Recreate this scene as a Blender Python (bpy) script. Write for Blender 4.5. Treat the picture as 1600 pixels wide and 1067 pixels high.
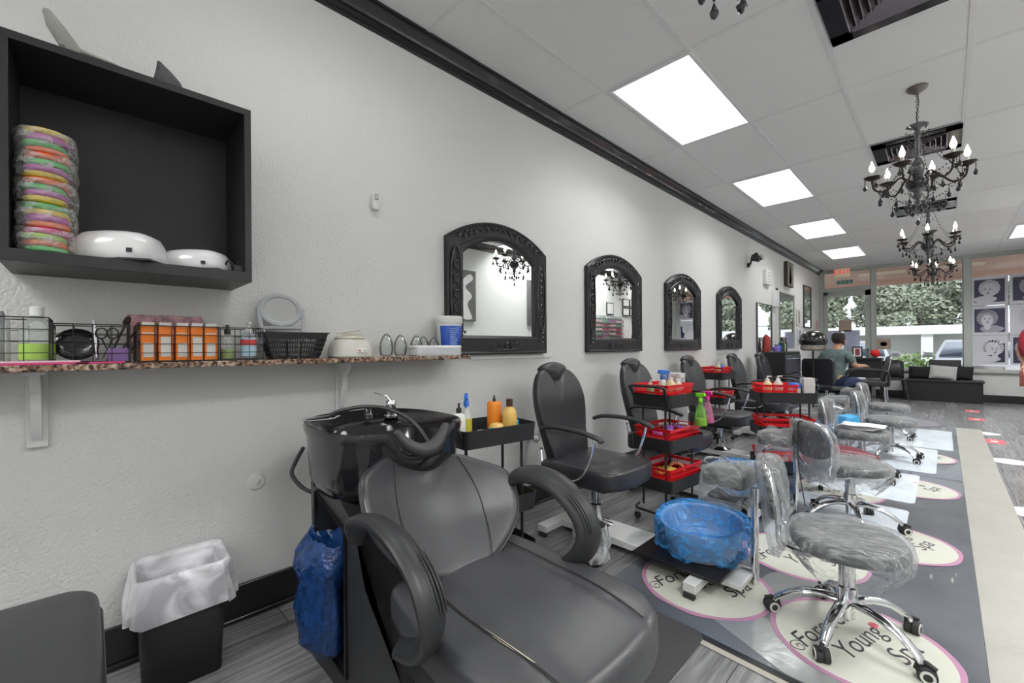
import bpy, math, random
from mathutils import Vector, Matrix, noise
PI=math.pi; R=math.radians; rnd=random.Random(7)
for o in list(bpy.data.objects): bpy.data.objects.remove(o)
SC=bpy.context.scene; COL=SC.collection
# ---------------- camera
CAM=(2.157,0.0,1.166); CE=2.981; YW=12.755; XR=3.6; YB=-5.2
cd=bpy.data.cameras.new('camera'); cam=bpy.data.objects.new('camera',cd); COL.objects.link(cam)
cd.sensor_width=36; cd.lens=668.21/1600*36; cd.shift_y=(542.67-533.5)/1600; cd.clip_start=.02; cd.clip_end=300
cam.matrix_world=Matrix.Translation(CAM)@Matrix.Rotation(R(45.3242),4,'Z')@Matrix.Rotation(R(90),4,'X')@Matrix.Rotation(R(-.4143),4,'Z')
SC.camera=cam
# ---------------- world, sun, exposure
w=bpy.data.worlds.new('World'); SC.world=w; w.use_nodes=True
nt=w.node_tree; bg=nt.nodes['Background']
sky=nt.nodes.new('ShaderNodeTexSky'); sky.sky_type='HOSEK_WILKIE'; sky.turbidity=5; sky.ground_albedo=.5
sky.sun_direction=(0.5,0.55,0.67)
mx=nt.nodes.new('ShaderNodeMixRGB'); mx.inputs[0].default_value=.8; mx.inputs[2].default_value=(.93,.95,1,1)
nt.links.new(sky.outputs[0],mx.inputs[1]); nt.links.new(mx.outputs[0],bg.inputs[0]); bg.inputs[1].default_value=1.75
sd=bpy.data.lights.new('sun','SUN'); sd.energy=2.4; sd.angle=R(3); sd.color=(1,.96,.9)
so=bpy.data.objects.new('sun',sd); COL.objects.link(so); so.rotation_euler=(R(42),R(10),R(165)) 
SC.view_settings.view_transform='Standard'; SC.view_settings.look='None'; SC.view_settings.exposure=0; SC.view_settings.gamma=1
try: SC.view_settings.use_curve_mapping=False
except Exception: pass
SC.cycles.max_bounces=10; SC.cycles.transparent_max_bounces=24; SC.cycles.glossy_bounces=6; SC.cycles.diffuse_bounces=5
SC.cycles.sample_clamp_indirect=6; SC.cycles.caustics_reflective=False; SC.cycles.caustics_refractive=False
SC.cycles.use_denoising=True
LIGHT=1.7      # emission of the ceiling panels
# ---------------- materials
MC={}
def mat(name,col=(.5,.5,.5),rough=.5,metal=0,coat=0,noise_=None,bump=None,emit=None,alpha=1,trans=0,spec=.5,ior=1.45,sheen=0):
    if name in MC: return MC[name]
    m=bpy.data.materials.new(name); m.use_nodes=True; n=m.node_tree.nodes; L=m.node_tree.links; b=n['Principled BSDF']
    b.inputs['Base Color'].default_value=(*col,1); b.inputs['Roughness'].default_value=rough; b.inputs['Metallic'].default_value=metal
    b.inputs['Coat Weight'].default_value=coat; b.inputs['Alpha'].default_value=alpha; b.inputs['Transmission Weight'].default_value=trans
    b.inputs['Specular IOR Level'].default_value=spec; b.inputs['IOR'].default_value=ior; b.inputs['Sheen Weight'].default_value=sheen
    tc=n.new('ShaderNodeTexCoord')
    if noise_ is None and not emit and not trans: noise_=(12,.06)
    if noise_:
        sc,am=noise_[:2]; t=n.new('ShaderNodeTexNoise'); t.inputs['Scale'].default_value=sc; t.inputs['Detail'].default_value=4
        L.new(tc.outputs['Object'],t.inputs['Vector'])
        r=n.new('ShaderNodeMixRGB'); r.inputs[1].default_value=(*[max(0,c*(1-am)) for c in col],1)
        c2=noise_[2] if len(noise_)>2 else [min(1,c*(1+am)) for c in col]
        r.inputs[2].default_value=(*c2,1); L.new(t.outputs['Fac'],r.inputs[0]); L.new(r.outputs[0],b.inputs['Base Color'])
    if bump:
        sc,st=bump[:2]; kind=bump[2] if len(bump)>2 else 'noise'
        t=n.new('ShaderNodeTexVoronoi' if kind=='voro' else 'ShaderNodeTexNoise'); t.inputs['Scale'].default_value=sc
        if kind!='voro': t.inputs['Detail'].default_value=bump[3] if len(bump)>3 else 3
        L.new(tc.outputs['Object'],t.inputs['Vector']); bp=n.new('ShaderNodeBump'); bp.inputs['Strength'].default_value=st; bp.inputs['Distance'].default_value=.01
        L.new(t.outputs[0],bp.inputs['Height']); L.new(bp.outputs[0],b.inputs['Normal'])
    if emit: b.inputs['Emission Color'].default_value=(*emit[0],1); b.inputs['Emission Strength'].default_value=emit[1]
    MC[name]=m; return m
def film(name,col,dens,rough=.18,wr=30,bump=.5,streak=3.0,gl=.35):
    """clear or tinted plastic film: mostly see-through, with milky folds and gloss"""
    if name in MC: return MC[name]
    m=bpy.data.materials.new(name); m.use_nodes=True; n=m.node_tree.nodes; L=m.node_tree.links; b=n['Principled BSDF']
    b.inputs['Base Color'].default_value=(*col,1); b.inputs['Roughness'].default_value=rough
    out=n['Material Output']; tr=n.new('ShaderNodeBsdfTransparent'); tr.inputs[0].default_value=(*[.75+.25*c for c in col],1)
    tc=n.new('ShaderNodeTexCoord'); t=n.new('ShaderNodeTexNoise'); t.inputs['Scale'].default_value=wr; t.inputs['Detail'].default_value=5; t.inputs['Distortion'].default_value=1.6
    mp=n.new('ShaderNodeMapping'); mp.inputs['Scale'].default_value=(1,streak,1.4); mp.inputs['Rotation'].default_value=(.3,.5,.6)
    L.new(tc.outputs['Object'],mp.inputs[0]); L.new(mp.outputs[0],t.inputs['Vector'])
    cr=n.new('ShaderNodeMapRange'); cr.inputs[1].default_value=.42; cr.inputs[2].default_value=.72; cr.inputs[3].default_value=dens*.45; cr.inputs[4].default_value=min(1,dens*1.9)
    L.new(t.outputs['Fac'],cr.inputs[0]); bp=n.new('ShaderNodeBump'); bp.inputs['Strength'].default_value=bump; bp.inputs['Distance'].default_value=.02
    L.new(t.outputs['Fac'],bp.inputs['Height']); L.new(bp.outputs[0],b.inputs['Normal'])
    t.inputs['Detail'].default_value=3; t.inputs['Distortion'].default_value=.9
    fr=n.new('ShaderNodeLayerWeight'); fr.inputs[0].default_value=.35; L.new(bp.outputs[0],fr.inputs['Normal'])
    ml=n.new('ShaderNodeMath'); ml.operation='MULTIPLY_ADD'; ml.inputs[1].default_value=gl; L.new(fr.outputs['Fresnel'],ml.inputs[0]); L.new(cr.outputs[0],ml.inputs[2]); ml.use_clamp=True
    mi=n.new('ShaderNodeMixShader'); L.new(ml.outputs[0],mi.inputs[0]); L.new(tr.outputs[0],mi.inputs[1]); L.new(b.outputs[0],mi.inputs[2]); L.new(mi.outputs[0],out.inputs[0])
    MC[name]=m; return m
def glassy(name,col=(1,1,1),refl=.9):
    m=bpy.data.materials.new(name); m.use_nodes=True; n=m.node_tree.nodes; L=m.node_tree.links; out=n['Material Output']
    tr=n.new('ShaderNodeBsdfTransparent'); tr.inputs[0].default_value=(*col,1); g=n.new('ShaderNodeBsdfGlossy'); g.inputs[1].default_value=.02
    fr=n.new('ShaderNodeLayerWeight'); fr.inputs[0].default_value=.28; ml=n.new('ShaderNodeMath'); ml.operation='MULTIPLY'; ml.inputs[1].default_value=refl; L.new(fr.outputs[0],ml.inputs[0])
    mi=n.new('ShaderNodeMixShader'); L.new(ml.outputs[0],mi.inputs[0]); L.new(tr.outputs[0],mi.inputs[1]); L.new(g.outputs[0],mi.inputs[2]); L.new(mi.outputs[0],out.inputs[0]); MC[name]=m; return m
WALL=mat('white_stucco',(.70,.705,.695),.55,noise_=(1.3,.03),bump=(85,.42,'noise',4))
CEIL=mat('ceiling_tile',(.83,.83,.83),.9,noise_=(160,.05),bump=(190,.35,'noise',2))
GRID=mat('grid_bar_white',(.76,.76,.76),.5)
BLACKP=mat('black_gloss_paint',(.012,.012,.014),.28,coat=.5,noise_=(9,.15))
LEA=mat('black_leather',(.030,.031,.035),.30,noise_=(5,.18),bump=(260,.05,'voro'),spec=.6)
LEA2=mat('worn_black_leather',(.045,.046,.050),.34,noise_=(3.2,.35),bump=(300,.07,'voro'),spec=.7)
STITCH=mat('seam_thread',(.02,.02,.022),.7)
PLAS=mat('black_plastic',(.025,.026,.028),.42,bump=(400,.05))
GLOSSB=mat('gloss_black_abs',(.012,.012,.014),.12,coat=.3,noise_=(4,.1))
RUB=mat('dark_rubber',(.03,.03,.03),.7)
BMET=mat('black_powder_metal',(.022,.022,.024),.4,noise_=(30,.1))
CHR=mat('chrome',(.82,.83,.85),.10,metal=1,noise_=(3,.02))
SATIN=mat('satin_steel',(.55,.56,.58),.3,metal=1)
WHP=mat('white_plastic',(.78,.78,.76),.35)
WHM=mat('white_painted_steel',(.66,.67,.66),.4,noise_=(6,.07))
RED=mat('red_plastic',(.74,.012,.02),.3)
WRAP=film('clear_cling_film',(.94,.96,.98),.15,wr=18,bump=.7,streak=6,gl=.5,rough=.10)
BAGW=film('white_bag_film',(.90,.90,.94),.85,.35,wr=6,bump=.35,streak=1.2,gl=.3)
BAGC=film('clear_bag_film',(.90,.92,.94),.30,.15,wr=10,bump=.5,streak=2,gl=.45)
BAGB=film('blue_bag_film',(.06,.38,.90),.40,.2,wr=14,bump=.6,streak=2.2,gl=.3)
BAGD=film('deep_blue_bag_film',(.012,.09,.36),.85,.22,wr=26,bump=1,streak=2.5,gl=.5)
MIRR=mat('mirror_silver',(.88,.90,.89),.005,metal=1,noise_=(2,.004))
GLS=glassy('window_glass',(.93,.96,.98),.5); JAR=glassy('clear_jar_glass',(.975,.985,.98),.75)
GLOW=mat('light_diffuser',(.9,.9,.9),.5,emit=((1,.99,.965),LIGHT))
def floor_mat():
    m=bpy.data.materials.new('grey_wood_plank'); m.use_nodes=True; n=m.node_tree.nodes; L=m.node_tree.links; b=n['Principled BSDF']
    tc=n.new('ShaderNodeTexCoord'); mp=n.new('ShaderNodeMapping'); mp.inputs['Rotation'].default_value=(0,0,R(90)); L.new(tc.outputs['Object'],mp.inputs[0])
    br=n.new('ShaderNodeTexBrick'); br.inputs['Scale'].default_value=1; br.inputs['Brick Width'].default_value=1.2; br.inputs['Row Height'].default_value=.18; br.inputs['Mortar Size'].default_value=.0018
    br.inputs['Color1'].default_value=(.185,.187,.19,1); br.inputs['Color2'].default_value=(.255,.257,.262,1); br.inputs['Mortar'].default_value=(.06,.06,.06,1); br.inputs['Bias'].default_value=0
    L.new(mp.outputs[0],br.inputs['Vector'])
    m2=n.new('ShaderNodeMapping'); m2.inputs['Scale'].default_value=(26,1.6,1); L.new(tc.outputs['Object'],m2.inputs[0])
    t=n.new('ShaderNodeTexNoise'); t.inputs['Scale'].default_value=1.4; t.inputs['Detail'].default_value=7; t.inputs['Distortion'].default_value=1.2; L.new(m2.outputs[0],t.inputs['Vector'])
    cr=n.new('ShaderNodeValToRGB'); cr.color_ramp.elements[0].position=.3; cr.color_ramp.elements[0].color=(.55,.55,.55,1); cr.color_ramp.elements[1].position=.72; cr.color_ramp.elements[1].color=(1.25,1.25,1.24,1); L.new(t.outputs['Fac'],cr.inputs[0])
    mu=n.new('ShaderNodeMixRGB'); mu.blend_type='MULTIPLY'; mu.inputs[0].default_value=1; L.new(br.outputs['Color'],mu.inputs[1]); L.new(cr.outputs[0],mu.inputs[2]); L.new(mu.outputs[0],b.inputs['Base Color'])
    b.inputs['Roughness'].default_value=.22
    bp=n.new('ShaderNodeBump'); bp.inputs['Strength'].default_value=.12; L.new(t.outputs['Fac'],bp.inputs['Height']); L.new(bp.outputs[0],b.inputs['Normal']); return m
FLOOR=floor_mat()
def granite():
    m=bpy.data.materials.new('brown_granite'); m.use_nodes=True; n=m.node_tree.nodes; L=m.node_tree.links; b=n['Principled BSDF']
    tc=n.new('ShaderNodeTexCoord'); t=n.new('ShaderNodeTexNoise'); t.inputs['Scale'].default_value=85; t.inputs['Detail'].default_value=3; L.new(tc.outputs['Object'],t.inputs['Vector'])
    cr=n.new('ShaderNodeValToRGB'); e=cr.color_ramp.elements; e[0].position=.36; e[0].color=(.012,.01,.01,1); e[1].position=.68; e[1].color=(.5,.42,.34,1); x=e.new(.46); x.color=(.16,.08,.05,1); x=e.new(.55); x.color=(.3,.2,.14,1)
    L.new(t.outputs['Fac'],cr.inputs[0]); L.new(cr.outputs[0],b.inputs['Base Color']); b.inputs['Roughness'].default_value=.15; return m
GRAN=granite()
# ---------------- mesh builder
def V(*a): return Vector(a)
I4=Matrix.Identity(4)
class B:
    def __init__(s): s.v=[]; s.f=[]
    def add(s,vs,fs,M=None):
        k=len(s.v); s.v+=[(M@Vector(p)) if M is not None else Vector(p) for p in vs]; s.f+=[tuple(i+k for i in f) for f in fs]; return s
    def box(s,c,d,M=None,tap=1):
        x,y,z=c; a,b_,h=d[0]/2,d[1]/2,d[2]/2
        vs=[(x+i*a*(tap if k<0 else 1),y+j*b_*(tap if k<0 else 1),z+k*h) for k in(-1,1) for i,j in((-1,-1),(1,-1),(1,1),(-1,1))]
        return s.add(vs,[(3,2,1,0),(4,5,6,7),(0,1,5,4),(1,2,6,5),(2,3,7,6),(3,0,4,7)],M)
    def bx(s,x0,x1,y0,y1,z0,z1,M=None): return s.box(((x0+x1)/2,(y0+y1)/2,(z0+z1)/2),(abs(x1-x0),abs(y1-y0),abs(z1-z0)),M)
    def loft(s,rings,cap=True,M=None,closed=True,loop=False):
        n=len(rings[0]); vs=[p for r in rings for p in r]; fs=[]
        m=len(rings); 
        for i in range(m if loop else m-1):
            i2=(i+1)%m
            for j in range(n if closed else n-1):
                j2=(j+1)%n; fs.append((i*n+j,i*n+j2,i2*n+j2,i2*n+j))
        if cap and not loop: fs+= [tuple(reversed(range(n))),tuple((m-1)*n+j for j in range(n))]
        return s.add(vs,fs,M)
    def tube(s,path,r,n=8,loop=False,M=None,flat=None):
        P=[Vector(p) for p in path]; m=len(P); rs=r if isinstance(r,(list,tuple)) else [r]*m; rings=[]; up=None
        for i,p in enumerate(P):
            t=(P[(i+1)%m]-P[i-1]) if loop else (P[min(i+1,m-1)]-P[max(i-1,0)])
            if t.length<1e-9: t=Vector((0,0,1))
            t.normalize()
            if up is None: up=t.cross(Vector((0,0,1))); up=up if up.length>.05 else t.cross(Vector((1,0,0)))
            u=up-t*up.dot(t); u=u.normalized() if u.length>1e-6 else t.orthogonal().normalized(); up=u; w_=t.cross(u)
            fx,fy=flat or (1,1)
            rings.append([p+u*(rs[i]*fx*math.cos(2*PI*k/n))+w_*(rs[i]*fy*math.sin(2*PI*k/n)) for k in range(n)])
        return s.loft(rings,True,M,loop=loop)
    def cyl(s,a,b_,r0,r1=None,n=16,M=None): return s.tube([a,b_],[r0,r0 if r1 is None else r1],n,M=M)
    def lathe(s,prof,c=(0,0,0),n=24,sx=1,sy=1,M=None,cap=True):
        rings=[[(c[0]+r*sx*math.cos(2*PI*k/n),c[1]+r*sy*math.sin(2*PI*k/n),c[2]+z) for k in range(n)] for r,z in prof]
        return s.loft(rings,cap,M)
    def prism(s,poly,z0,z1,M=None): return s.loft([[(x,y,z0) for x,y in poly],[(x,y,z1) for x,y in poly]],True,M)
    def ball(s,c,r,n=12,M=None,sc=(1,1,1)):
        return s.loft([[(c[0]+r*sc[0]*math.sin(a)*math.cos(2*PI*k/n),c[1]+r*sc[1]*math.sin(a)*math.sin(2*PI*k/n),c[2]-r*sc[2]*math.cos(a)) for k in range(n)] for a in [PI*(i+.02)/(n//2+.04) for i in range(n//2+1)]],True,M)
    def octa(s,c,r,h,M=None):
        x,y,z=c; return s.add([(x+r,y,z),(x,y+r,z),(x-r,y,z),(x,y-r,z),(x,y,z+h),(x,y,z-h)],[(0,1,4),(1,2,4),(2,3,4),(3,0,4),(1,0,5),(2,1,5),(3,2,5),(0,3,5)],M)
    def pad(s,out,z0,z1,rd=.03,dome=.02,M=None,steps=4,inner=4):
        """soft cushion over a closed outline (list of x,y): rolled edges, domed top"""
        cx=sum(p[0] for p in out)/len(out); cy=sum(p[1] for p in out)/len(out)
        def ring(k,z): return [(cx+(x-cx)*k,cy+(y-cy)*k,z) for x,y in out]
        rad=sum(math.hypot(x-cx,y-cy) for x,y in out)/len(out); rings=[]
        for i in range(steps+1):
            a=PI/2*i/steps; rings.append(ring(1-(rd/rad)*(1-math.sin(a)),z0+rd*(1-math.cos(a))))
        for i in range(steps+1):
            a=PI/2*i/steps; rings.append(ring(1-(rd/rad)*(1-math.cos(a)),z1-rd+rd*math.sin(a)))
        k0=1-rd/rad
        for i in range(1,inner+1):
            t=i/(inner+1); rings.append(ring(k0*(1-t),z1+dome*(1-(1-t)**2)))
        return s.loft(rings,True,M)
    def jit(s,amp,fr,seed=0):
        for i,p in enumerate(s.v):
            q=p*fr+Vector((seed*7.3,seed*3.1,seed)); s.v[i]=p+noise.noise_vector(q)*amp
        return s
    def bend(s,fn): s.v=[Vector(fn(p)) for p in s.v]; return s
    def obj(s,name,m,parent=None,bevel=0,sub=0,ang=40,solid=0,**tags):
        me=bpy.data.meshes.new(name); me.from_pydata([tuple(p) for p in s.v],[],s.f); me.update()
        import bmesh
        bm=bmesh.new(); bm.from_mesh(me); bmesh.ops.recalc_face_normals(bm,faces=bm.faces); bm.to_mesh(me); bm.free()
        me.polygons.foreach_set('use_smooth',[True]*len(me.polygons)); me.set_sharp_from_angle(angle=R(ang)); me.materials.append(m)
        o=bpy.data.objects.new(name,me); COL.objects.link(o)
        if parent is not None: o.parent=parent
        if solid: md=o.modifiers.new('thick','SOLIDIFY'); md.thickness=solid; md.offset=0
        if bevel: md=o.modifiers.new('bevel','BEVEL'); md.width=bevel; md.segments=2; md.limit_method='ANGLE'; md.angle_limit=R(40)
        if sub: md=o.modifiers.new('sub','SUBSURF'); md.levels=sub; md.render_levels=sub
        for k,v in tags.items(): o[k]=v
        return o
def thing(name,label,cat,loc=(0,0,0),rz=0,group=None,rot=None):
    o=bpy.data.objects.new(name,None); COL.objects.link(o); o.location=loc; o.rotation_euler=rot or (0,0,rz); o['label']=label; o['category']=cat; o.empty_display_size=.1
    if group: o['group']=group
    return o
def tag(o,label,cat,group=None):
    o['label']=label; o['category']=cat
    if group: o['group']=group
    return o
def struct(o): o['kind']='structure'; return o
def dup(o,loc,rz=None,label=None,group=None,parent=None,scale=None):
    r=o.copy(); COL.objects.link(r); r.parent=parent
    if loc is not None: r.location=loc
    if rz is not None: r.rotation_euler=(0,0,rz)
    if scale: r.scale=scale
    if label: r['label']=label
    if group: r['group']=group
    for ch in o.children: dup(ch,None,parent=r)
    return r
TXT={}
def text(body,size,M,m,parent,name='lettering',ext=.0004,shear=0,align='CENTER'):
    c=bpy.data.curves.new(name,'FONT'); c.body=body; c.size=size; c.extrude=ext; c.shear=shear; c.align_x=align; c.align_y='CENTER'; c.materials.append(m)
    key=(body,size,shear,ext)
    if key not in TXT:
        tmp=bpy.data.objects.new('tmp_text',c); COL.objects.link(tmp); bpy.context.view_layer.update()
        TXT[key]=bpy.data.meshes.new_from_object(tmp.evaluated_get(bpy.context.evaluated_depsgraph_get())); bpy.data.objects.remove(tmp)
    me=TXT[key].copy(); me.name=name; me.materials.clear(); me.materials.append(m)
    o=bpy.data.objects.new(name,me); COL.objects.link(o); o.parent=parent; o.matrix_local=M; return o
def TR(x,y,z,rx=0,ry=0,rz=0): return Matrix.Translation((x,y,z))@Matrix.Rotation(rz,4,'Z')@Matrix.Rotation(ry,4,'Y')@Matrix.Rotation(rx,4,'X')
def rrect(w_,h_,r,n=5,cx=0,cy=0):
    o=[]
    for q,(sx,sy) in enumerate(((1,1),(-1,1),(-1,-1),(1,-1))):
        for i in range(n+1):
            a=PI/2*q+PI/2*i/n; o.append((cx+sx*(w_/2-r)+r*math.cos(a),cy+sy*(h_/2-r)+r*math.sin(a)))
    return o
def sup(a,b_,e=2.5,n=32,cx=0,cy=0):
    return [(cx+a*math.copysign(abs(math.cos(t))**(2/e),math.cos(t)),cy+b_*math.copysign(abs(math.sin(t))**(2/e),math.sin(t))) for t in [2*PI*k/n for k in range(n)]]
def arcp(pts,n=6):
    """smooth polyline through points (Catmull-Rom)"""
    P=[Vector(p) for p in pts]; o=[]
    for i in range(len(P)-1):
        a=P[max(i-1,0)];b_=P[i];c=P[i+1];d=P[min(i+2,len(P)-1)]
        for k in range(n):
            t=k/n; o.append(.5*((2*b_)+(c-a)*t+(2*a-5*b_+4*c-d)*t*t+(3*b_-a-3*c+d)*t**3))
    o.append(P[-1]); return o
# ================= setting
struct(B().bx(0,XR,YB,YW,-.05,0).obj('floor',FLOOR))
c=B().bx(-.1,XR+.1,YB-.1,YW+.1,CE,CE+.06); struct(c.obj('ceiling',CEIL))
g=B()
xs=[-.145+.605*k for k in range(0,7)]; ys=[1.39+1.222*k for k in range(-5,10)]
for x in xs:
    if 0<x<XR: g.bx(x-.012,x+.012,YB,YW,CE-.004,CE+.002)
for y in ys: g.bx(0,XR,y-.012,y+.012,CE-.003,CE+.002)
for y in (4.45+.61,7.0+.61): g.bx(1.672,2.277,y-.012,y+.012,CE-.003,CE+.002)
struct(g.obj('trim_1',GRID))
WL=B().bx(-.12,0,YB,YW+.12,0,CE).obj('wall_left',WALL); struct(WL)
struct(B().bx(XR,XR+.12,YB,YW+.12,0,CE).obj('wall_right',WALL))
struct(B().bx(-.12,XR+.12,YB-.12,YB,0,CE).obj('wall_back',WALL))
# front wall: sill wall, posts, head
FRAME=mat('grey_green_frame',(.46,.49,.46),.45)
fw=B().bx(1.04,XR,YW,YW+.12,0,.61); struct(fw.obj('wall_front',WALL))
tr=B(); tr.bx(0,.085,YW-.02,YW+.1,0,CE); tr.bx(.975,1.05,YW-.02,YW+.1,0,CE); tr.bx(2.434,2.537,YW-.02,YW+.1,.61,CE); tr.bx(XR-.06,XR,YW-.02,YW+.1,.61,CE)
tr.bx(.085,.975,YW-.02,YW+.1,2.44,2.52); tr.bx(0,XR,YW-.021,YW+.1,2.915,CE); tr.bx(1.05,XR,YW-.05,YW+.1,.585,.635)
struct(tr.obj('trim_2',FRAME,bevel=.004))
def pane(name,x0,x1,z0,z1): 
    t=bpy.data.objects.new(name,None); COL.objects.link(t); t['kind']='structure'
    B().bx(x0,x1,YW+.03,YW+.038,z0,z1).obj('pane',GLS,t)
    f=B(); k=.018
    f.bx(x0,x0+k,YW+.01,YW+.06,z0,z1); f.bx(x1-k,x1,YW+.01,YW+.06,z0,z1); f.bx(x0,x1,YW+.01,YW+.06,z0,z0+k); f.bx(x0,x1,YW+.01,YW+.06,z1-k,z1)
    f.obj('window_frame',FRAME,t); return t
pane('window_1',.085,.975,2.52,2.915); w2=pane('window_2',1.05,2.434,.635,2.915); pane('window_3',2.537,XR-.06,.635,2.915)
B().bx(1.06,2.43,YW-.004,YW+.05,1.675,1.69).obj('window_bar',mat('dark_bar',(.2,.24,.23),.4),w2)
d=bpy.data.objects.new('door_1',None); COL.objects.link(d); d['kind']='structure'
f=B(); x0,x1,z1=.09,.97,2.435; f.bx(x0,x0+.075,YW,YW+.05,.01,z1); f.bx(x1-.1,x1,YW,YW+.05,.01,z1); f.bx(x0,x1,YW,YW+.05,z1-.12,z1); f.bx(x0,x1,YW,YW+.05,.01,.26); f.obj('door_frame',FRAME,d,bevel=.003)
B().bx(x0+.07,x1-.1,YW+.02,YW+.028,.26,z1-.12).obj('door_glass',GLS,d)
B().bx(x0+.03,x0+.38,YW-.05,YW,z1-.13,z1-.06).obj('door_closer',mat('closer_grey',(.5,.52,.5),.4),d,bevel=.006)
f=B(); f.bx(x0+.06,x1-.09,YW-.035,YW-.02,1.03,1.05); f.bx(x0+.07,x0+.085,YW-.035,YW,1.02,1.06); f.bx(x1-.11,x1-.095,YW-.035,YW,1.02,1.06); f.obj('push_bar',SATIN,d)
# crown + baseboards
def crown(x,sgn,name):
    prof=[(0,0),(.088,0),(.088,-.014),(.078,-.014),(.078,-.022),(.068,-.026),(.040,-.054),(.034,-.066),(.026,-.066),(.026,-.078),(.018,-.082),(.018,-.092),(.010,-.094),(.010,-.108),(0,-.112)]
    for k,(a,b_) in enumerate(((YB,2.92),(2.922,7.2),(7.202,YW))):
        pass
    B().loft([[(x+sgn*px,y,CE+pz) for px,pz in prof] for y in (YB,2.9,2.901,YW)],True).obj(name,BLACKP,ang=8)['kind']='structure'
crown(0,1,'trim_3'); crown(XR,-1,'trim_4')
def base(name,x0,x1,y0,y1):
    b=B(); b.bx(x0,x1,y0,y1,0,.15); b.obj(name,BLACKP,bevel=.003)['kind']='structure'
base('baseboard_left',0,.018,YB,YW-.1); base('baseboard_right',XR-.018,XR,YB,YW-.1); base('baseboard_front',1.05,XR,YW-.018,YW)
struct(B().bx(0.018,.034,YB,YW-.2,0,.02).obj('trim_5',BLACKP,bevel=.004))
# raised plaster patch edge below first mirror: the lower wall is a thicker skim coat
struct(B().bx(0,.008,1.75,2.55,1.085,1.108).obj('trim_6',WALL,bevel=.003))
# ================= ceiling fixtures
def light(x0,y0,label,PW_=44):
    t=thing('ceiling_light',label,'ceiling light',(x0,y0,CE),0,None)
    f=B(); W_,D=.581,1.19; k=.022
    f.bx(0,W_,0,k,-.012,0); f.bx(0,W_,D-k,D,-.012,0); f.bx(0,k,k,D-k,-.012,0); f.bx(W_-k,W_,k,D-k,-.012,0); f.obj('light_frame',GRID,t,bevel=.002)
    B().bx(k,W_-k,k,D-k,-.007,-.003).obj('diffuser',GLOW,t)
    ld=bpy.data.lights.new('troffer_light','AREA'); ld.shape='RECTANGLE'; ld.size=W_-.06; ld.size_y=D-.06; ld.energy=PW_; ld.color=(1,1,.985); ld.spread=R(135)
    lo=bpy.data.objects.new('troffer_light',ld); COL.objects.link(lo); lo.parent=t; lo.location=(W_/2,D/2,-.016); return t
for i,y in enumerate((2.63,5.08,7.53,9.98)):
    light(.49,y,('nearest','second nearest','third nearest','farthest')[i]+' bright rectangular ceiling light panel above the row of mirrors',PW_=11.5)
light(2.925,10.08,'bright rectangular ceiling light panel at the right edge of the photo')
for i,y in enumerate((7.63,5.18,2.73,.2)): light(2.925,y,'lit panel over the nail side, %s from the camera'%('fourth','third','second','nearest')[i])
light(.49,.17,'ceiling light panel over the granite shelf, just above the frame',PW_=3.5)
for x in (.49,2.925):
    for y in (-2.25,-4.7): light(x,y,'unseen fill panel added behind the camera to brighten the salon, %s row, %s side'%('nearer' if y>-3 else 'farther','wall shelf' if x<1 else 'nail'),PW_=36)  # unseen panels added behind the camera for more even ambient light
VM=mat('bronze_black_vent',(.03,.028,.035),.22,metal=.7)
def vent(x0,y0,label):
    t=thing('ceiling_vent',label,'air vent',(x0,y0,CE),0,None); W_=.585
    f=B(); k=.13
    f.bx(0,W_,0,k*.8,-.014,0); f.bx(0,W_,W_-k*.8,W_,-.014,0); f.bx(0,k*.8,0,W_,-.014,0); f.bx(W_-k*.8,W_,0,W_,-.014,0); f.obj('vent_frame',VM,t,bevel=.003)
    B().bx(k*.8,W_-k*.8,k*.8,W_-k*.8,-.004,0).obj('duct_opening',mat('duct_dark',(.004,.004,.004),.9),t)
    l=B(); c=W_/2
    for q in range(5):
        r=.05+.035*q
        for a in range(4): l.box((c,c+r,-.012),(2*r,.004,.03),Matrix.Translation((c,c,0))@Matrix.Rotation(PI/2*a,4,'Z')@Matrix.Translation((-c,-c,0))@TR(c,c+r,-.012,R(38))@Matrix.Translation((-c,-c-r,.012)))
    l.obj('louvre',mat('vent_blade',(.25,.22,.25),.25,metal=.9),t); return t
vent(1.69,2.63,'black square air vent cut off by the top edge of the photo')
vent(1.69,5.09,'black louvred air vent behind the nearest full chandelier'); vent(1.69,7.6,'bluish black air vent seen through the nearest full chandelier')
CRY=mat('black_crystal',(.02,.02,.022),.08,coat=.5); CRG=mat('smoke_crystal',(.09,.095,.10),.06,spec=.9,noise_=(60,.7))
BRZ=mat('dark_bronze',(.035,.025,.022),.3,metal=.5)
BULB=mat('flame_bulb',(1,1,1),.3,emit=((1,.90,.74),6)); CNDL=mat('candle_sleeve',(.75,.72,.68),.4)
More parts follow.
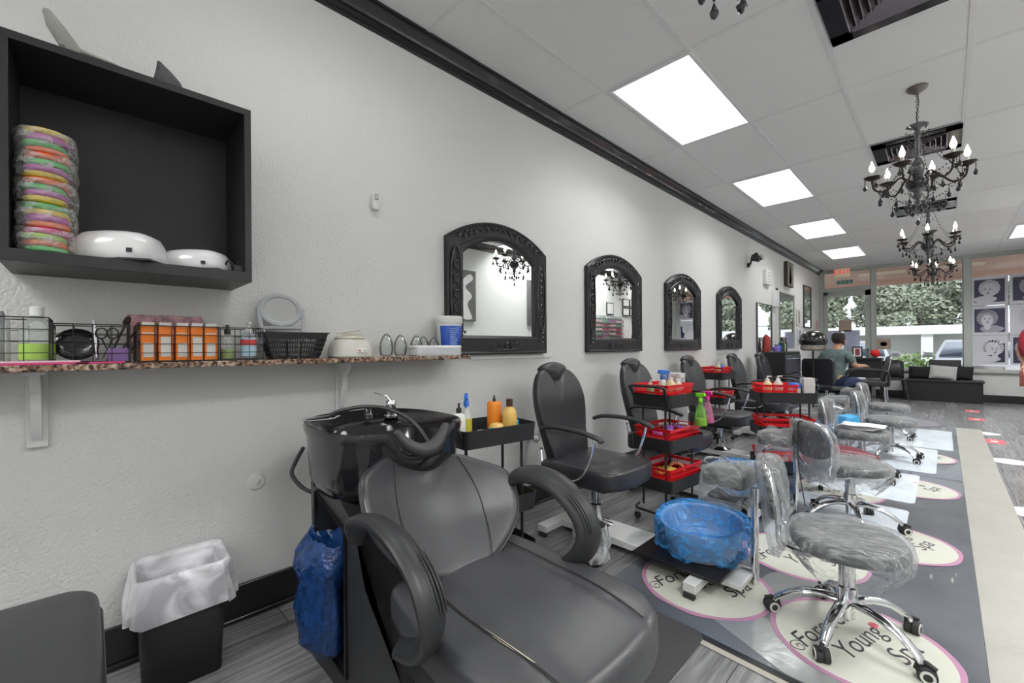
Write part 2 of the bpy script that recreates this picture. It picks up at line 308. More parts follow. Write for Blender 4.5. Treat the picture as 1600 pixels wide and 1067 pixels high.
def chandelier(x,y,label,master=None):
    if master: return dup(master,(x,y,CE),R(rnd.uniform(0,50)),label)
    t=thing('chandelier',label,'chandelier',(x,y,CE))
    B().lathe([(.058,0),(.058,-.01),(.045,-.025),(.02,-.04),(.008,-.05)],n=24).obj('canopy',mat('dull_bronze',(.16,.14,.13),.35,metal=.5),t)
    b=B()
    for k in range(11):
        z=-.055-.0195*k; M=TR(0,0,z,R(90),0,R(90*(k%2)))
        b.tube([(.007*math.cos(a),.013*math.sin(a),0) for a in [2*PI*q/8 for q in range(8)]],.0018,5,loop=True,M=M)
    b.tube(arcp([(.003,.003,-.04),(.008,-.004,-.12),(-.004,.006,-.19),(0,0,-.27)]),.0022,5); b.obj('chain',BRZ,t)
    b=B().lathe([(.004,-.27),(.05,-.262),(.062,-.272),(.03,-.285),(.014,-.30),(.022,-.33),(.013,-.36),(.022,-.40),(.013,-.43),(.024,-.47),(.013,-.50),(.03,-.53),(.044,-.575),(.03,-.61),(.014,-.62),(.045,-.64),(.058,-.68),(.045,-.72),(.02,-.74),(.028,-.76),(.012,-.79),(.018,-.81),(.003,-.84)],n=14)
    b.obj('column',CRG,t)
    B().lathe([(.02,-.628),(.06,-.645),(.068,-.68),(.05,-.715),(.02,-.728)],n=12).obj('hub',CRY,t)
    for a in range(6):
        e=thing('arm','','x'); del e['label']; del e['category']; e.parent=t; e.rotation_euler=(0,0,R(60*a+14)); 
        # arm itself as mesh parent
        me=B().tube(arcp([(.03,0,-.67),(.09,0,-.62),(.13,0,-.655),(.18,0,-.70),(.235,0,-.68),(.25,0,-.62),(.25,0,-.60)],4),.0065,6).obj('arm',BRZ,t); me.rotation_euler=(0,0,R(60*a+14)); bpy.data.objects.remove(e)
        B().lathe([(.004,-.612),(.03,-.60),(.048,-.588),(.05,-.583),(.03,-.59),(.004,-.596)],(.25,0,0),12).obj('drip_cup',BRZ,me)
        B().cyl((.25,0,-.595),(.25,0,-.545),.011,n=8).obj('candle_sleeve',CNDL,me)
        B().lathe([(.009,-.545),(.017,-.528),(.018,-.515),(.010,-.49),(.002,-.465)],(.25,0,0),8).obj('bulb',BULB,me)
        s=B()
        def strand(p,q,sag,n,r=.0058):
            for k in range(n):
                u=k/(n-1); z=p[2]+(q[2]-p[2])*u-sag*4*u*(1-u); s.octa((p[0]+(q[0]-p[0])*u,p[1]+(q[1]-p[1])*u,z),r,r*1.15)
        strand((.05,0,-.275),(.25,0,-.60),.10,20); c6,s6=math.cos(R(60)),math.sin(R(60))
        strand((.25,0,-.60),(.25*c6,.25*s6,-.60),.085,16); strand((.25,0,-.6),(.05,0,-.79),.06,14)
        for (px,py,pz,h) in ((.29,0,-.60,.05),(.235,.035,-.60,.04),(.2,-.02,-.70,.05),(.125,.07,-.80,.05),(.06,0,-.80,.045),(.25*.75,.25*.43,-.69,.06)):
            for k in range(3): s.octa((px,py,pz-.012*k),.005,.006)
            s.loft([[(px+r*math.cos(2*PI*k/6),py+r*math.sin(2*PI*k/6),pz-.03-z) for k in range(6)] for r,z in ((.001,0),(.008,h*.4),(.014,h*.65),(.010,h*.85),(.001,h))])
        o=s.obj('crystal_strand',CRY,t); o['kind']='stuff'; o.rotation_euler=(0,0,R(60*a+14))
    s=B()
    for k in range(5): s.octa((0,0,-.85-.014*k),.005,.006)
    s.loft([[(r*math.cos(2*PI*k/6),r*math.sin(2*PI*k/6),-.92-z) for k in range(6)] for r,z in ((.001,0),(.009,.02),(.014,.035),(.009,.048),(.001,.055))])
    for k in range(24):
        u=k/24; s.octa((.045*math.cos(7*u*PI),.045*math.sin(7*u*PI),-.29-.33*u),.006,.007)
    s.obj('pendant',CRY,t)['kind']='stuff'; return t
ch=chandelier(2.03,4.17,'black crystal chandelier hanging nearest, in front of the louvred vent')
chandelier(2.03,6.9,'black crystal chandelier hanging directly behind the nearest full one',ch)
chandelier(2.03,9.58,'farthest black crystal chandelier, in front of the shop window',ch)
chandelier(1.80,1.18,'chandelier whose lowest crystal drop pokes in at the top edge',ch)
for p,l,c in (((2.03,4.17,2.3),1,0),): pass
# ================= arched mirrors on the left wall
CARV=mat('black_carved_wood',(.016,.016,.018),.33,noise_=(14,.2))
def arch(hw,zb,zs,zt,n=18):
    pts=[(-hw,zb),(hw,zb),(hw,zs)]; r=((hw**2)+(zt-zs)**2)/(2*(zt-zs)); zc=zt-r; a0=math.asin(hw/r)
    for k in range(1,n): a=a0-2*a0*k/n; pts.append((r*math.sin(a),zc+r*math.cos(a)))
    pts.append((-hw,zs)); return pts
def arched_mirror(y,label,first=None):
    if first: return dup(first,(0,y,0),0,label)
    t=thing('arched_mirror',label,'mirror',(0,y,0),0,None)
    O=arch(.46,1.12,1.855,2.005); I=arch(.335,1.245,1.765,1.885)
    def yz(p,x): return (x,p[0],p[1])
    f=B(); mid=lambda k:[((a[0]*(1-k)+b_[0]*k),(a[1]*(1-k)+b_[1]*k)) for a,b_ in zip(O,I)]
    rings=[[yz(p,.0) for p in O],[yz(p,.034) for p in O],[yz(p,.042) for p in mid(.07)],[yz(p,.036) for p in mid(.16)],[yz(p,.040) for p in mid(.85)],[yz(p,.030) for p in I],[yz(p,.004) for p in I]]
    f.loft(rings,cap=False,loop=False); f.obj('frame',CARV,t,ang=30)
    g=B(); g.add([yz(p,.012) for p in I]+[yz(p,.002) for p in I],[tuple(range(len(I)))]+[]); g.obj('mirror_glass',MIRR,t,ang=1)
    # raised carving: two long loops with scrolls, an arch of leaves and a bottom crest
    c=B()
    for s in (-1,1):
        yc=s*.397; lp=[(.042,yc+.040*math.cos(a),1.54+.20*math.sin(a)+.09*(1 if math.sin(a)>0 else -1)*.6) for a in [2*PI*k/28 for k in range(28)]]
        c.tube(lp,.0045,5,loop=True)
        for k in range(9): c.tube([(.041,yc+.018*math.cos(a)*(1 if k%2 else -1),1.37+.045*k+.02*math.sin(a)) for a in [PI*1.5*q/8 for q in range(9)]],[.001+.005*math.sin(PI*q/8) for q in range(9)],5)
        for k in range(3): c.tube([(.041,yc+.036*math.cos(a),1.295-.035*k+.024*math.sin(a)) for a in [PI+PI*q/8 for q in range(9)]],.004,5)
    r=((.46**2)+.15**2)/(.3)-.055; zc=2.005-.055-r
    for k in range(15):
        a=R(-29+58*k/14); px,pz=r*math.sin(a),zc+r*math.cos(a)
        c.tube([(.042,px+.024*math.cos(a2)*(1 if k%2 else -1),pz+.02*math.sin(a2)) for a2 in [PI*1.4*q/8-.6 for q in range(9)]],[.001+.006*math.sin(PI*q/8) for q in range(9)],5)
    c.tube([(.040,(r-.04)*math.sin(a),zc+(r-.04)*math.cos(a)) for a in [R(-32+64*q/16) for q in range(17)]],.003,5); c.tube([(.040,(r+.034)*math.sin(a),zc+(r+.034)*math.cos(a)) for a in [R(-32+64*q/16) for q in range(17)]],.003,5)
    for s in (-1,1):
        c.tube([(.040,s*(.02+.14*u),1.165+.022*math.sin(u*9)+.012) for u in [q/16 for q in range(17)]],[.006*(1-.6*q/16) for q in range(17)],5)
        c.tube([(.040,s*(.15*u),1.15) for u in [q/8 for q in range(9)]],.0035,5)
    for k in range(7): c.tube([(.040,-.045+.015*k,1.16),(.040,-.045+.015*k,1.195)],.004,5)
    c.obj('carving',mat('glossy_black_carving',(.03,.03,.033),.18,coat=.5),t,ang=60); return t
m1=arched_mirror(2.01,'largest-looking black carved arched mirror, partly behind the blue-labelled tub')
arched_mirror(3.465,'black carved arched mirror second from the granite shelf, reflecting the nail polish rack',m1)
arched_mirror(4.935,'black carved arched mirror third from the granite shelf, reflecting the window posters',m1)
arched_mirror(6.45,'farthest black carved arched mirror, reflecting the trees outside',m1)
# ================= wall cabinet and contents
CAB=mat('black_laminate',(.020,.020,.022),.42,noise_=(7,.15))
t=thing('wall_cabinet','black open box shelf hung high at the left edge, holding slipper packs and white lamps','wall cabinet',(0,-.18,1.42))
y1=.62; zt=.65; D=.315; k=.03
B().bx(0,D,0,y1,0,.036).obj('bottom_panel',CAB,t,bevel=.001); B().bx(0,D,0,y1,zt-.024,zt).obj('top_panel',CAB,t,bevel=.001)
B().bx(0,D,0,.022,.036,zt-.024).obj('side_panel',CAB,t,bevel=.001); B().bx(0,D,y1-.022,y1,.036,zt-.024).obj('side_panel',CAB,t,bevel=.001)
B().bx(0,.012,.022,y1-.022,.036,zt-.024).obj('back_panel',mat('black_backboard',(.028,.028,.030),.5),t)
# coloured foam slippers packed in film
cols=dict(yellow=(.72,.55,.06),green=(.10,.52,.12),purple=(.48,.09,.42),orange=(.80,.18,.06),pink=(.75,.12,.35),lime=(.36,.58,.08))
order=['green','orange','lime','pink','orange','purple','yellow','green','yellow','purple','green','orange','yellow','purple','green','orange','orange','green','purple','yellow']
z0=1.457
slip=None
def slipper_mesh(c,nm):
    o=B(); 
    out=[(.045*math.sin(a)*(1+.15*math.cos(a)),.0) for a in (0,)]
    pts=[((.088*math.cos(a)),(.048+.010*math.cos(2*a))*math.sin(a)) for a in [2*PI*q/24 for q in range(24)]]
    o.pad([(x*1.14,y*1.26) for x,y in pts],0,.0172,.006,.001); return o
for i,cn in enumerate(order):
    z=z0+.0182*i
    o=slipper_mesh(cn,i).obj('foam_slipper',mat('foam_'+cn,cols[cn],.75),None); o.location=(.205+rnd.uniform(-.004,.004),-.09+rnd.uniform(-.004,.004),z); o.rotation_euler=(0,0,R(rnd.uniform(-4,4)))
    pl='bottom' if i==0 else 'topmost' if i==19 else '%s from the top'%['','second','third','fourth','fifth','sixth','seventh','eighth','ninth','tenth','eleventh','twelfth','thirteenth','fourteenth','fifteenth','sixteenth','seventeenth','eighteenth','nineteenth'][19-i]
    tag(o,'%s foam slipper, %s of the tall wrapped stack in the black cabinet'%(cn,pl),'slipper','foam slippers stacked in the wall cabinet')
for i in range(5):
    za=z0+.0728*i-.001; b=B(); out=sup(.104,.066,3,36,0,0)
    b.loft([[(x*s,y*s,z) for x,y in out] for s,z in ((.5,.0),(1.0,.004),(1.05,.036),(1.0,.068),(.6,.072))]); b.jit(.006,30,i)
    o=b.obj('film_wrapper',film('crinkle_pack',(.97,.98,.99),.20,wr=45,bump=.9,streak=1,gl=.42),None); o.location=(.205,-.09,za)
    tag(o,'clear crinkled film wrapper round slippers, %s in the stack'%['lowest','second from the bottom','middle one','second from the top','uppermost'][i],'plastic wrapper','film wrappers on the slipper stack')
WLAMP=mat('glossy_white_shell',(.72,.72,.73),.22,coat=.4)
def uvlamp(x,y,rz,label,s=1):
    t=thing('nail_lamp',label,'nail lamp',(x,y,1.457),rz)
    b=B(); out=sup(.105,.085,2.6,36)
    b.loft([[(px*s_+ox,py*s_,z) for px,py in out] for s_,z,ox in ((.96,0,0),(1,.006,0),(.99,.03,0),(.93,.058,.002),(.78,.08,.008),(.5,.092,.014),(.2,.096,.016))]); b.obj('shell',WLAMP,t)
    B().tube([(.088*math.cos(a)*.62+.012,.075*math.sin(a)*.6,.0855) for a in [2*PI*q/24 for q in range(24)]],.0022,5,loop=True).obj('top_groove',mat('grey_groove',(.4,.4,.42),.3),t)
    B().box((.06,-.0815,.028),(.012,.004,.012),TR(0,0,0)).obj('port',mat('port_dark',(.02,.02,.02),.4),t)
    B().box((0,.0,.003),(.21,.165,.005)).obj('base_plate',mat('lamp_base_dark',(.03,.03,.03),.4),t); return t
ul=uvlamp(.20,.075,R(62),'larger white nail lamp beside the slipper stack'); ul.scale=(1.2,1.2,1.1)
u2=uvlamp(.175,.285,R(55),'lower white nail lamp on the right in the black cabinet'); u2.scale=(1.12,1.0,.85)
b=B(); b.tube(arcp([(.22,.33,1.462),(.25,.36,1.475),(.27,.375,1.50),(.26,.40,1.47),(.22,.41,1.462),(.2,.38,1.48),(.24,.37,1.462),(.28,.40,1.463)]),.0035,6)
tag(b.obj('coiled_cable',RUB),'coiled dark cable at the right end inside the cabinet','cable')
b=B().box((.265,.405,1.471),(.03,.028,.026)); b.cyl((.265,.405,1.48),(.285,.415,1.495),.003,n=6); b.cyl((.27,.395,1.48),(.29,.405,1.495),.003,n=6)
tag(b.obj('power_adapter',PLAS,bevel=.004),'small black power adapter with pins in the cabinet corner','power adapter')
# two folded things on the cabinet top
b=B(); 
b.loft([[(.255+.035*math.cos(a)*w_+dx,-.055+dy+.022*math.sin(a)*w_,z) for a in [2*PI*q/14 for q in range(14)]] for dx,dy,z,w_ in ((0,0.03,2.071,1.2),(.0,.02,2.10,1.2),(.0,-.01,2.15,1.0),(0,-.03,2.19,.5),(0,-.035,2.195,.1))]); b.jit(.006,20,2)
b.loft([[(.26+.03*math.cos(a),y,2.072+.014*s_*(1+math.sin(a))) for a in [2*PI*q/10 for q in range(10)]] for y,s_ in ((-.06,1.4),(-.01,1.2),(.06,.8),(.10,.3))])
tag(b.obj('folded_cloth',mat('grey_felt',(.30,.30,.28),.9,bump=(160,.3))),'grey folded cloth lying on top of the cabinet at left','cloth')
b=B(); b.loft([[(.26+.03*math.cos(a)*w_,.205+dy+.034*math.sin(a)*w_,z) for a in [2*PI*q/12 for q in range(12)]] for dy,z,w_ in ((.0,2.071,1.3),(-.005,2.10,1.1),(-.015,2.13,.7),(-.028,2.16,.12))]); b.jit(.004,30,5)
tag(b.obj('pumice_stone',mat('dark_stone',(.07,.07,.075),.8,noise_=(40,.5),bump=(60,.7))),'small dark pointed stone on top of the cabinet at right','stone')
# ================= granite shelf
t=thing('granite_shelf','long brown speckled granite wall shelf under the black cabinet','wall shelf',(0,-.7,1.102))
B().bx(0,.24,0,2.26,0,.021).obj('slab',GRAN,t,bevel=.002)
BRK=mat('white_painted_wood',(.70,.70,.70),.35)
for y in (.575,1.60):
    b=B(); b.bx(0,.02,y-.026,y+.026,-.26,0); b.bx(.018,.125,y-.026,y+.026,-.014,0)
    prof=[(.02,-.24),(.02,-.012),(.115,-.012),(.108,-.04),(.085,-.06),(.07,-.075),(.074,-.11),(.055,-.15),(.045,-.19),(.034,-.22)]
    b.loft([[(px,yy,pz) for px,pz in prof] for yy in (y-.013,y+.013)]); b.obj('bracket',BRK,t,bevel=.002)
TOP=1.1235
def lath(name,prof,m,loc,label,cat,group=None,n=20,extra=()):
    t=thing(name,label,cat,loc,0,group)
    B().lathe(prof,n=n).obj('body',m,t)
    for nm,pf,mm in extra: B().lathe(pf,n=n).obj(nm,mm,t)
    return t
WIRE=mat('black_wire',(.03,.03,.032),.4,metal=.3)
def wire_basket(x0,x1,y0,y1,h,label):
    t=thing('wire_basket',label,'wire basket',(0,0,TOP)); b=B(); r=.0016
    for z in (.003,h): b.tube([(x0,y0,z),(x1,y0,z),(x1,y1,z),(x0,y1,z)],r*1.3,5,loop=True)
    for q in (1,2,3): z=h*q/4; b.tube([(x0,y0,z),(x1,y0,z),(x1,y1,z),(x0,y1,z)],r*.8,4,loop=True)
    n=max(2,int((y1-y0)/.045)); 
    for q in range(1,n):
        y=y0+(y1-y0)*q/n; b.tube([(x0,y,h),(x0,y,.003),(x1,y,.003),(x1,y,h)],r*.8,4)
    for x,y in ((x0,y0),(x1,y0),(x1,y1),(x0,y1)): b.cyl((x,y,0),(x,y,h),r*1.3,n=5)
    for q in range(1,4): x=x0+(x1-x0)*q/4; b.tube([(x,y0,h),(x,y0,.003),(x,y1,.003),(x,y1,h)],r*.8,4)
    b.obj('wire_frame',WIRE,t,ang=60); return t
wire_basket(.04,.20,-.30,-.088,.145,'leftmost black wire basket, around the tall clear bottle')
wire_basket(.04,.19,-.082,.10,.128,'black wire basket behind the pink folders, with brushes and purple box')
wire_basket(.05,.20,.118,.352,.128,'black wire basket filled with orange and white cartons')
wire_basket(.06,.20,.358,.505,.127,'rightmost black wire basket, holding green spray and sanitizer')
CLR=film('clear_plastic_bottle',(.80,.84,.84),.25,.12,wr=4,bump=.1,streak=1,gl=.5)
t=lath('acetone_bottle',[(.036,0),(.040,.004),(.040,.10),(.036,.122),(.022,.138),(.014,.145),(.014,.15)],CLR,(.12,-.118,TOP+.003),'tall clear bottle with white cap and lime green label','bottle',extra=[('cap',[(.0165,.15),(.0165,.178),(.014,.18)],WHP),('label',[(.0408,.012),(.0408,.062)],mat('lime_label',(.38,.62,.12),.5))])
t=lath('jar',[(.02,0),(.022,.003),(.022,.12),(.021,.135)],CLR,(.12,-.195,TOP+.003),'narrow clear holder of grey files at the far left of the shelf','jar',extra=[('nail_file',[(.010,.01),(.011,.15),(.008,.162)],mat('grey_file',(.25,.25,.26),.7))])
for dx,c in ((0,'purple'),):
    b=B(); b.bx(.14,.18,.045,.098,TOP+.004,TOP+.05); tag(b.obj('small_box',mat('purple_carton',(.22,.13,.34),.5),bevel=.002),'small purple and white box inside the second wire basket','box')
b=B().lathe([(.05,0),(.056,.006),(.05,.012),(.03,.014)],n=24,M=TR(.1,-.03,TOP+.062,0,R(72),0)); tag(b.obj('powder_compact',GLOSSB),'round black compact standing on edge in the second basket','compact')
b=B().cyl((.12,.02,TOP+.01),(.12,.012,TOP+.135),.0045,n=8); b.cyl((.12,.012,TOP+.135),(.12,.011,TOP+.15),.0045,.001,8); tag(b.obj('silver_pen',CHR),'slim silver pen standing in the second wire basket','pen')
for i,(y,l,c) in enumerate(((.045,.13,'dark'),(.062,.12,'brown'),(.078,.135,'tan'))):
    t=thing('makeup_brush','%s-tipped brush leaning in the second wire basket'%c,'brush',(.13,y,TOP+.006),rot=(R(-20-8*i),0,0)); B().cyl((0,0,0),(0,0,l),.0035,n=7).obj('handle',PLAS,t); B().lathe([(.004,l),(.011,l+.012),(.009,l+.03),(.002,l+.036)],n=10).obj('bristles',mat('bristle_'+c,{'dark':(.03,.02,.02),'brown':(.12,.06,.03),'tan':(.35,.24,.12)}[c],.9),t)
b=B()
for k in range(2): b.tube([(.15+.004*math.cos(a),.03+.028*k+.014*math.cos(a),TOP+.10+.018*math.sin(a)) for a in [2*PI*q/12 for q in range(12)]],.0025,5,loop=True); b.cyl((.15,.03+.028*k,TOP+.082),(.15,.058-.028*k,TOP+.01),.003,.001,6)
tag(b.obj('scissors',BMET),'pair of dark scissors, loops up, in the second wire basket','scissors')
b=B().bx(.015,.03,.10,.33,TOP+.03,TOP+.175); tag(b.obj('pink_plastic_case',film('pale_pink_plastic',(.75,.42,.48),.7,.3,wr=8,bump=.1,gl=.2),bevel=.003),'flat translucent pale pink case standing against the wall','plastic case')
PNK=mat('magenta_board',(.62,.05,.20),.5); PK2=mat('pale_pink_paper',(.72,.45,.52),.6)
for i,(y0,y1,z,m_,l) in enumerate(((-.5,-.0,0,PNK,'magenta folder lying lowest at the left end of the shelf'),(-.55,-.02,.006,PK2,'pale pink folder on top of the magenta one'),(-.03,.085,.0,PNK,'short magenta folder at the front edge beside the cartons'))):
    b=B().bx(.205,.235,y0,y1,TOP+z-.0,TOP+z+.0055); tag(b.obj('folder',m_,bevel=.001),l,'folder')
ORG=mat('orange_carton',(.85,.22,.02),.5); CW=mat('carton_white',(.72,.70,.66),.5)
for i,y in enumerate((.148,.196,.245,.288,.330)):
    t=thing('product_carton','orange and white carton, %s from the left in the wire basket'%['first','second','third','fourth','fifth'][i],'carton',(.165,y,TOP+.004),R(rnd.uniform(-4,4)),'orange cartons in the wire basket')
    B().box((0,0,.062),(.045,.040,.124)).obj('box',ORG,t,bevel=.001); B().box((0,0,.130),(.040,.034,.014),tap=1).obj('flap',CW,t)
    B().box((.0228,0,.038 if i%2==0 else .05),(.0008,.028,.05 if i%2==0 else .072)).obj('label',CW,t)
    if i%2==0: B().box((.0228,0,.098),(.0008,.034,.004)).obj('stripe',CW,t)
t=lath('spray_bottle',[(.022,0),(.024,.004),(.024,.07),(.02,.088),(.009,.096),(.009,.10)],CLR,(.16,.390,TOP+.004),'small clear spray bottle with black nozzle and green liquid','spray bottle',extra=[('cap',[(.011,.098),(.011,.116),(.007,.118),(.006,.135)],PLAS),('liquid',[(.0225,.003),(.0225,.04)],mat('green_liquid',(.30,.42,.05),.2))])
t=lath('sanitizer_bottle',[(.026,0),(.028,.004),(.028,.085),(.022,.10),(.010,.107)],CLR,(.16,.462,TOP+.004),'clear sanitizer pump bottle with red and blue label','bottle',extra=[('pump',[(.012,.105),(.012,.122),(.004,.124),(.004,.14)],WHP),('label',[(.0285,.012),(.0285,.085)],mat('pale_blue_label',(.42,.62,.75),.5)),('red_band',[(.0289,.055),(.0289,.078)],mat('red_label',(.62,.06,.07),.5))])
B().box((.012,0,.143),(.034,.012,.008)).obj('pump_spout',WHP,t,bevel=.003)
b=B().box((.14,.50,TOP+.14),(.003,.03,.03),TR(0,0,0)); 
# black perforated basket with mirror
def slot_basket(name,m,w_,d_,h,loc,rz,label,cat,group=None,slope=.88,n1=14,n2=10,base_m=None,rows=((.15,.80),)):
    t=thing(name,label,cat,loc,rz,group); b=B(); th=.0025
    def c4(k,z,o=0): return [(x*w_/2*k+o*x,y*d_/2*k+o*y,z) for x,y in ((-1,-1),(1,-1),(1,1),(-1,1))]
    kz=lambda z: slope+(1-slope)*z/h
    b.loft([c4(slope,0),c4(slope,th)])
    def band(z0,z1,o=0):
        b.loft([c4(kz(z0),z0,o),c4(kz(z1),z1,o),c4(kz(z1),z1,o-th*1.2),c4(kz(z0),z0,o-th*1.2)],cap=False,loop=True)
    edges=[0]+[v for r in rows for v in r]+[1]
    for i in range(0,len(edges),2): band(edges[i]*h,edges[i+1]*h)
    band(h*.95,h,.005)
    for a,b_ in rows:
        za,zb=a*h,b_*h
        for side in range(4):
            n=n1 if side%2==0 else n2
            for q in range(n+1):
                u=-1+2*q/n
                def pt(z,o):
                    k=kz(z); W2,D2=w_/2*k,d_/2*k
                    return [(u*W2,-D2+o),(W2-o,u*D2),(u*W2,D2-o),(-W2+o,u*D2)][side]
                wd=.0022 if side%2==0 else .0022
                (xa,ya),(xb,yb)=pt(za,th*.6),pt(zb,th*.6)
                b.tube([(xa,ya,za),(xb,yb,zb)],.0024,4)
    b.obj('basket_shell',m,t,ang=50); return t
slot_basket('mesh_basket',PLAS,.12,.26,.115,(.12,.648,TOP),0,'black perforated plastic basket holding the round mirror','basket',slope=.72,n1=10,n2=22,rows=((.10,.22),(.28,.40),(.46,.58),(.64,.76)))
t=thing('table_mirror','round grey-framed magnifying mirror tilted in the black basket','mirror',(.085,.605,TOP+.215),rot=(0,R(66),R(-10)))
GF=mat('grey_mirror_frame',(.34,.35,.37),.35)
B().tube([(.071*math.cos(a),.076*math.sin(a),0) for a in [2*PI*q/40 for q in range(40)]],.012,8,loop=True,flat=(1,.6)).obj('rim',GF,t)
B().lathe([(.001,-.002),(.066,-.002),(.066,.002),(.001,.0025)],n=40).obj('mirror_glass',MIRR,t,ang=20)
b=B(); b.tube(arcp([(-.01,-.085,0),(.06,-.082,0),(.12,-.07,.0),(.165,-.085,0)]),.010,8,flat=(1,.5)); b.tube(arcp([(-.01,.085,0),(.06,.088,0),(.12,.082,0),(.165,.10,0)]),.010,8,flat=(1,.5)); b.tube([(.09,-.07,0),(.088,0,0),(.09,.075,0)],.008,8); b.obj('stand',GF,t)
t=thing('drinking_glass','short clear drinking glass in front of the black basket','glass',(.19,.625,TOP)); B().lathe([(.024,0),(.026,.003),(.031,.078),(.029,.078),(.024,.008),(.001,.008)],n=20).obj('glass_wall',JAR,t)
# wax warmer
CRM=mat('cream_plastic',(.60,.60,.55),.35)
t=thing('wax_warmer','squat cream wax warmer with spatula across its lid','wax warmer',(.13,.90,TOP),R(0))
b=B(); out=sup(.09,.098,2.8,36); b.loft([[(x*k,y*k,z) for x,y in out] for k,z in ((.95,0),(1,.006),(.97,.04),(.86,.075),(.70,.088))]); b.obj('body',CRM,t)
B().lathe([(.068,.088),(.072,.092),(.066,.10),(.02,.108),(.001,.108)],n=28).obj('lid',mat('cloudy_lid',(.58,.56,.48),.25),t)
B().box((.088,.02,.032),(.012,.05,.022),TR(0,0,0)).obj('control_panel',WHP,t,bevel=.003)
b=B(); b.box((.095,.005,.033),(.002,.008,.008)); b.obj('red_switch',mat('red_switch',(.8,.04,.02),.3),t); b=B().box((.095,.03,.033),(.002,.006,.006)); b.obj('green_light',mat('green_led',(.03,.5,.06),.3),t)
b=B().box((.0,.0,.113),(.012,.15,.003),TR(0,0,0,0,0,R(20))); b.box((.01,.02,.120),(.010,.10,.003),TR(0,0,0,R(8),0,R(-35))); b.obj('spatula',mat('pale_wood',(.55,.45,.30),.6),t)
for i,y in enumerate((1.105,1.198,1.285,1.345,1.40)):
    s=1-.03*i
    t=thing('suction_cup_jar','clear glass cupping jar, %s from the wax warmer'%['first','second','third','fourth','fifth'][i],'glass jar',(.105 if i%2==0 else .085,y,TOP),0,'row of clear glass cupping jars')
    B().lathe([(.020*s,0),(.032*s,.006),(.037*s,.035*s),(.034*s,.075*s),(.020*s,.105*s),(.008*s,.118*s),(.001,.12*s),(.001,.116*s),(.007*s,.114*s),(.018*s,.102*s),(.032*s,.073*s),(.034*s,.035*s),(.030*s,.01),(.018*s,.004)],n=20).obj('glass_wall',JAR,t)
t=thing('white_tray','flat white lidded plastic box at the front of the shelf end','plastic box',(.165,1.372,TOP)); 
b=B(); out=rrect(.10,.30,.02,4); b.loft([[(x*k,y*k,z) for x,y in out] for k,z in ((.96,0),(1,.006),(.99,.045))]); b.obj('box',mat('milky_box',(.62,.65,.68),.35),t)
B().loft([[(x*k,y*k,z) for x,y in out] for k,z in ((1.01,.043),(1.01,.052),(.95,.056))]).obj('lid',WHP,t)
t=thing('wipes_bucket','white lidded bucket with blue printed label at the shelf end','bucket',(.105,1.508,TOP))
B().lathe([(.060,0),(.062,.003),(.074,.19),(.075,.19)],n=36).obj('bucket',WHP,t); B().lathe([(.078,.185),(.08,.19),(.08,.222),(.076,.226),(.01,.226)],n=36).obj('lid',WHP,t)
def sleeve(r0,z0,r1,z1,a0,a1,n=14): 
    return B().loft([[(r*math.cos(a),r*math.sin(a),z) for a in [a0+(a1-a0)*q/n for q in range(n+1)]] for r,z in ((r0,z0),(r1,z1))],cap=False,closed=False)
sleeve(.0626,.012,.0735,.17,R(-80),R(75)).obj('label',mat('royal_blue_label',(.02,.08,.42),.4),t,solid=.0006)
b=B()
for k in range(12):
    z=.03+.011*k; r=.0626+.011*(z-.012)/.158+.0009; wdt=rnd.uniform(10,22)
    b.loft([[(r*math.cos(a),r*math.sin(a),zz) for a in [R(-32+wdt*q/3*2) for q in range(4)]] for zz in (z,z+.0035)],cap=False,closed=False)
b.obj('printed_text',mat('label_pale_ink',(.45,.55,.75),.5),t,solid=.0004)
# ================= small things on the left wall
t=thing('motion_sensor','tiny white wall sensor high between cabinet and first mirror','sensor',(0,1.095,1.92)); B().box((.014,0,.03),(.028,.042,.085)).obj('case',WHP,t,bevel=.008); B().box((.032,0,.055),(.01,.022,.03)).obj('lens',mat('lens_grey',(.5,.5,.52),.2),t,bevel=.004)
t=thing('blanking_plate','white round painted-over cap low on the wall under the shelf','wall plate',(0,.525,.578)); B().lathe([(.036,0),(.036,.004),(.03,.010),(.001,.011)],n=26,M=TR(0,0,0,0,R(90))).obj('plate',WALL,t); B().box((.012,0,0),(.01,.022,.022),TR(0,0,0,R(12))).obj('plug',WALL,t,bevel=.002)
b=B(); b.bx(0,.003,1.05,1.07,.9,.92)
for i,(y,z,l) in enumerate(((2.30,.50,'lower capped white pipe valve on the wall behind the trolley'),(2.44,.545,'upper white pipe valve on the wall behind the styling chair'))):
    t=thing('pipe_valve',l,'pipe valve',(0,y,z)); b=B().cyl((0,0,0),(.07,0,0),.014,n=12); b.lathe([(.024,0),(.026,.006),(.012,.012)],n=16,M=TR(0,0,0,0,R(90))); b.ball((.07,0,0),.026,10); b.obj('valve_body',WALL,t); B().cyl((.07,-.03,.004),(.07,-.05,.004),.012,n=10).obj('valve_knob',CHR if i==0 else WALL,t)
t=thing('security_camera','black spotlight camera cluster high above the farthest arched mirror','security camera',(0,7.32,2.47))
b=B().cyl((0,0,-.05),(.03,0,-.05),.035,n=12); b.cyl((.03,0,-.05),(.06,0,.02),.014,n=8); b.obj('mount',PLAS,t); B().box((.10,0,.07),(.12,.09,.09),TR(0,0,0,0,R(15))).obj('camera_body',PLAS,t,bevel=.012)
for s in (-1,1): B().lathe([(.03,-.04),(.045,.03),(.04,.04)],n=12,M=TR(.14,s*.11,.06,R(s*20),R(70))).obj('lamp_head',PLAS,t)
t=thing('door_chime','white ribbed wall chime box beside the floodlight','wall chime',(0,8.26,2.33)); B().box((.03,0,0),(.06,.30,.25)).obj('case',WHP,t,bevel=.008)
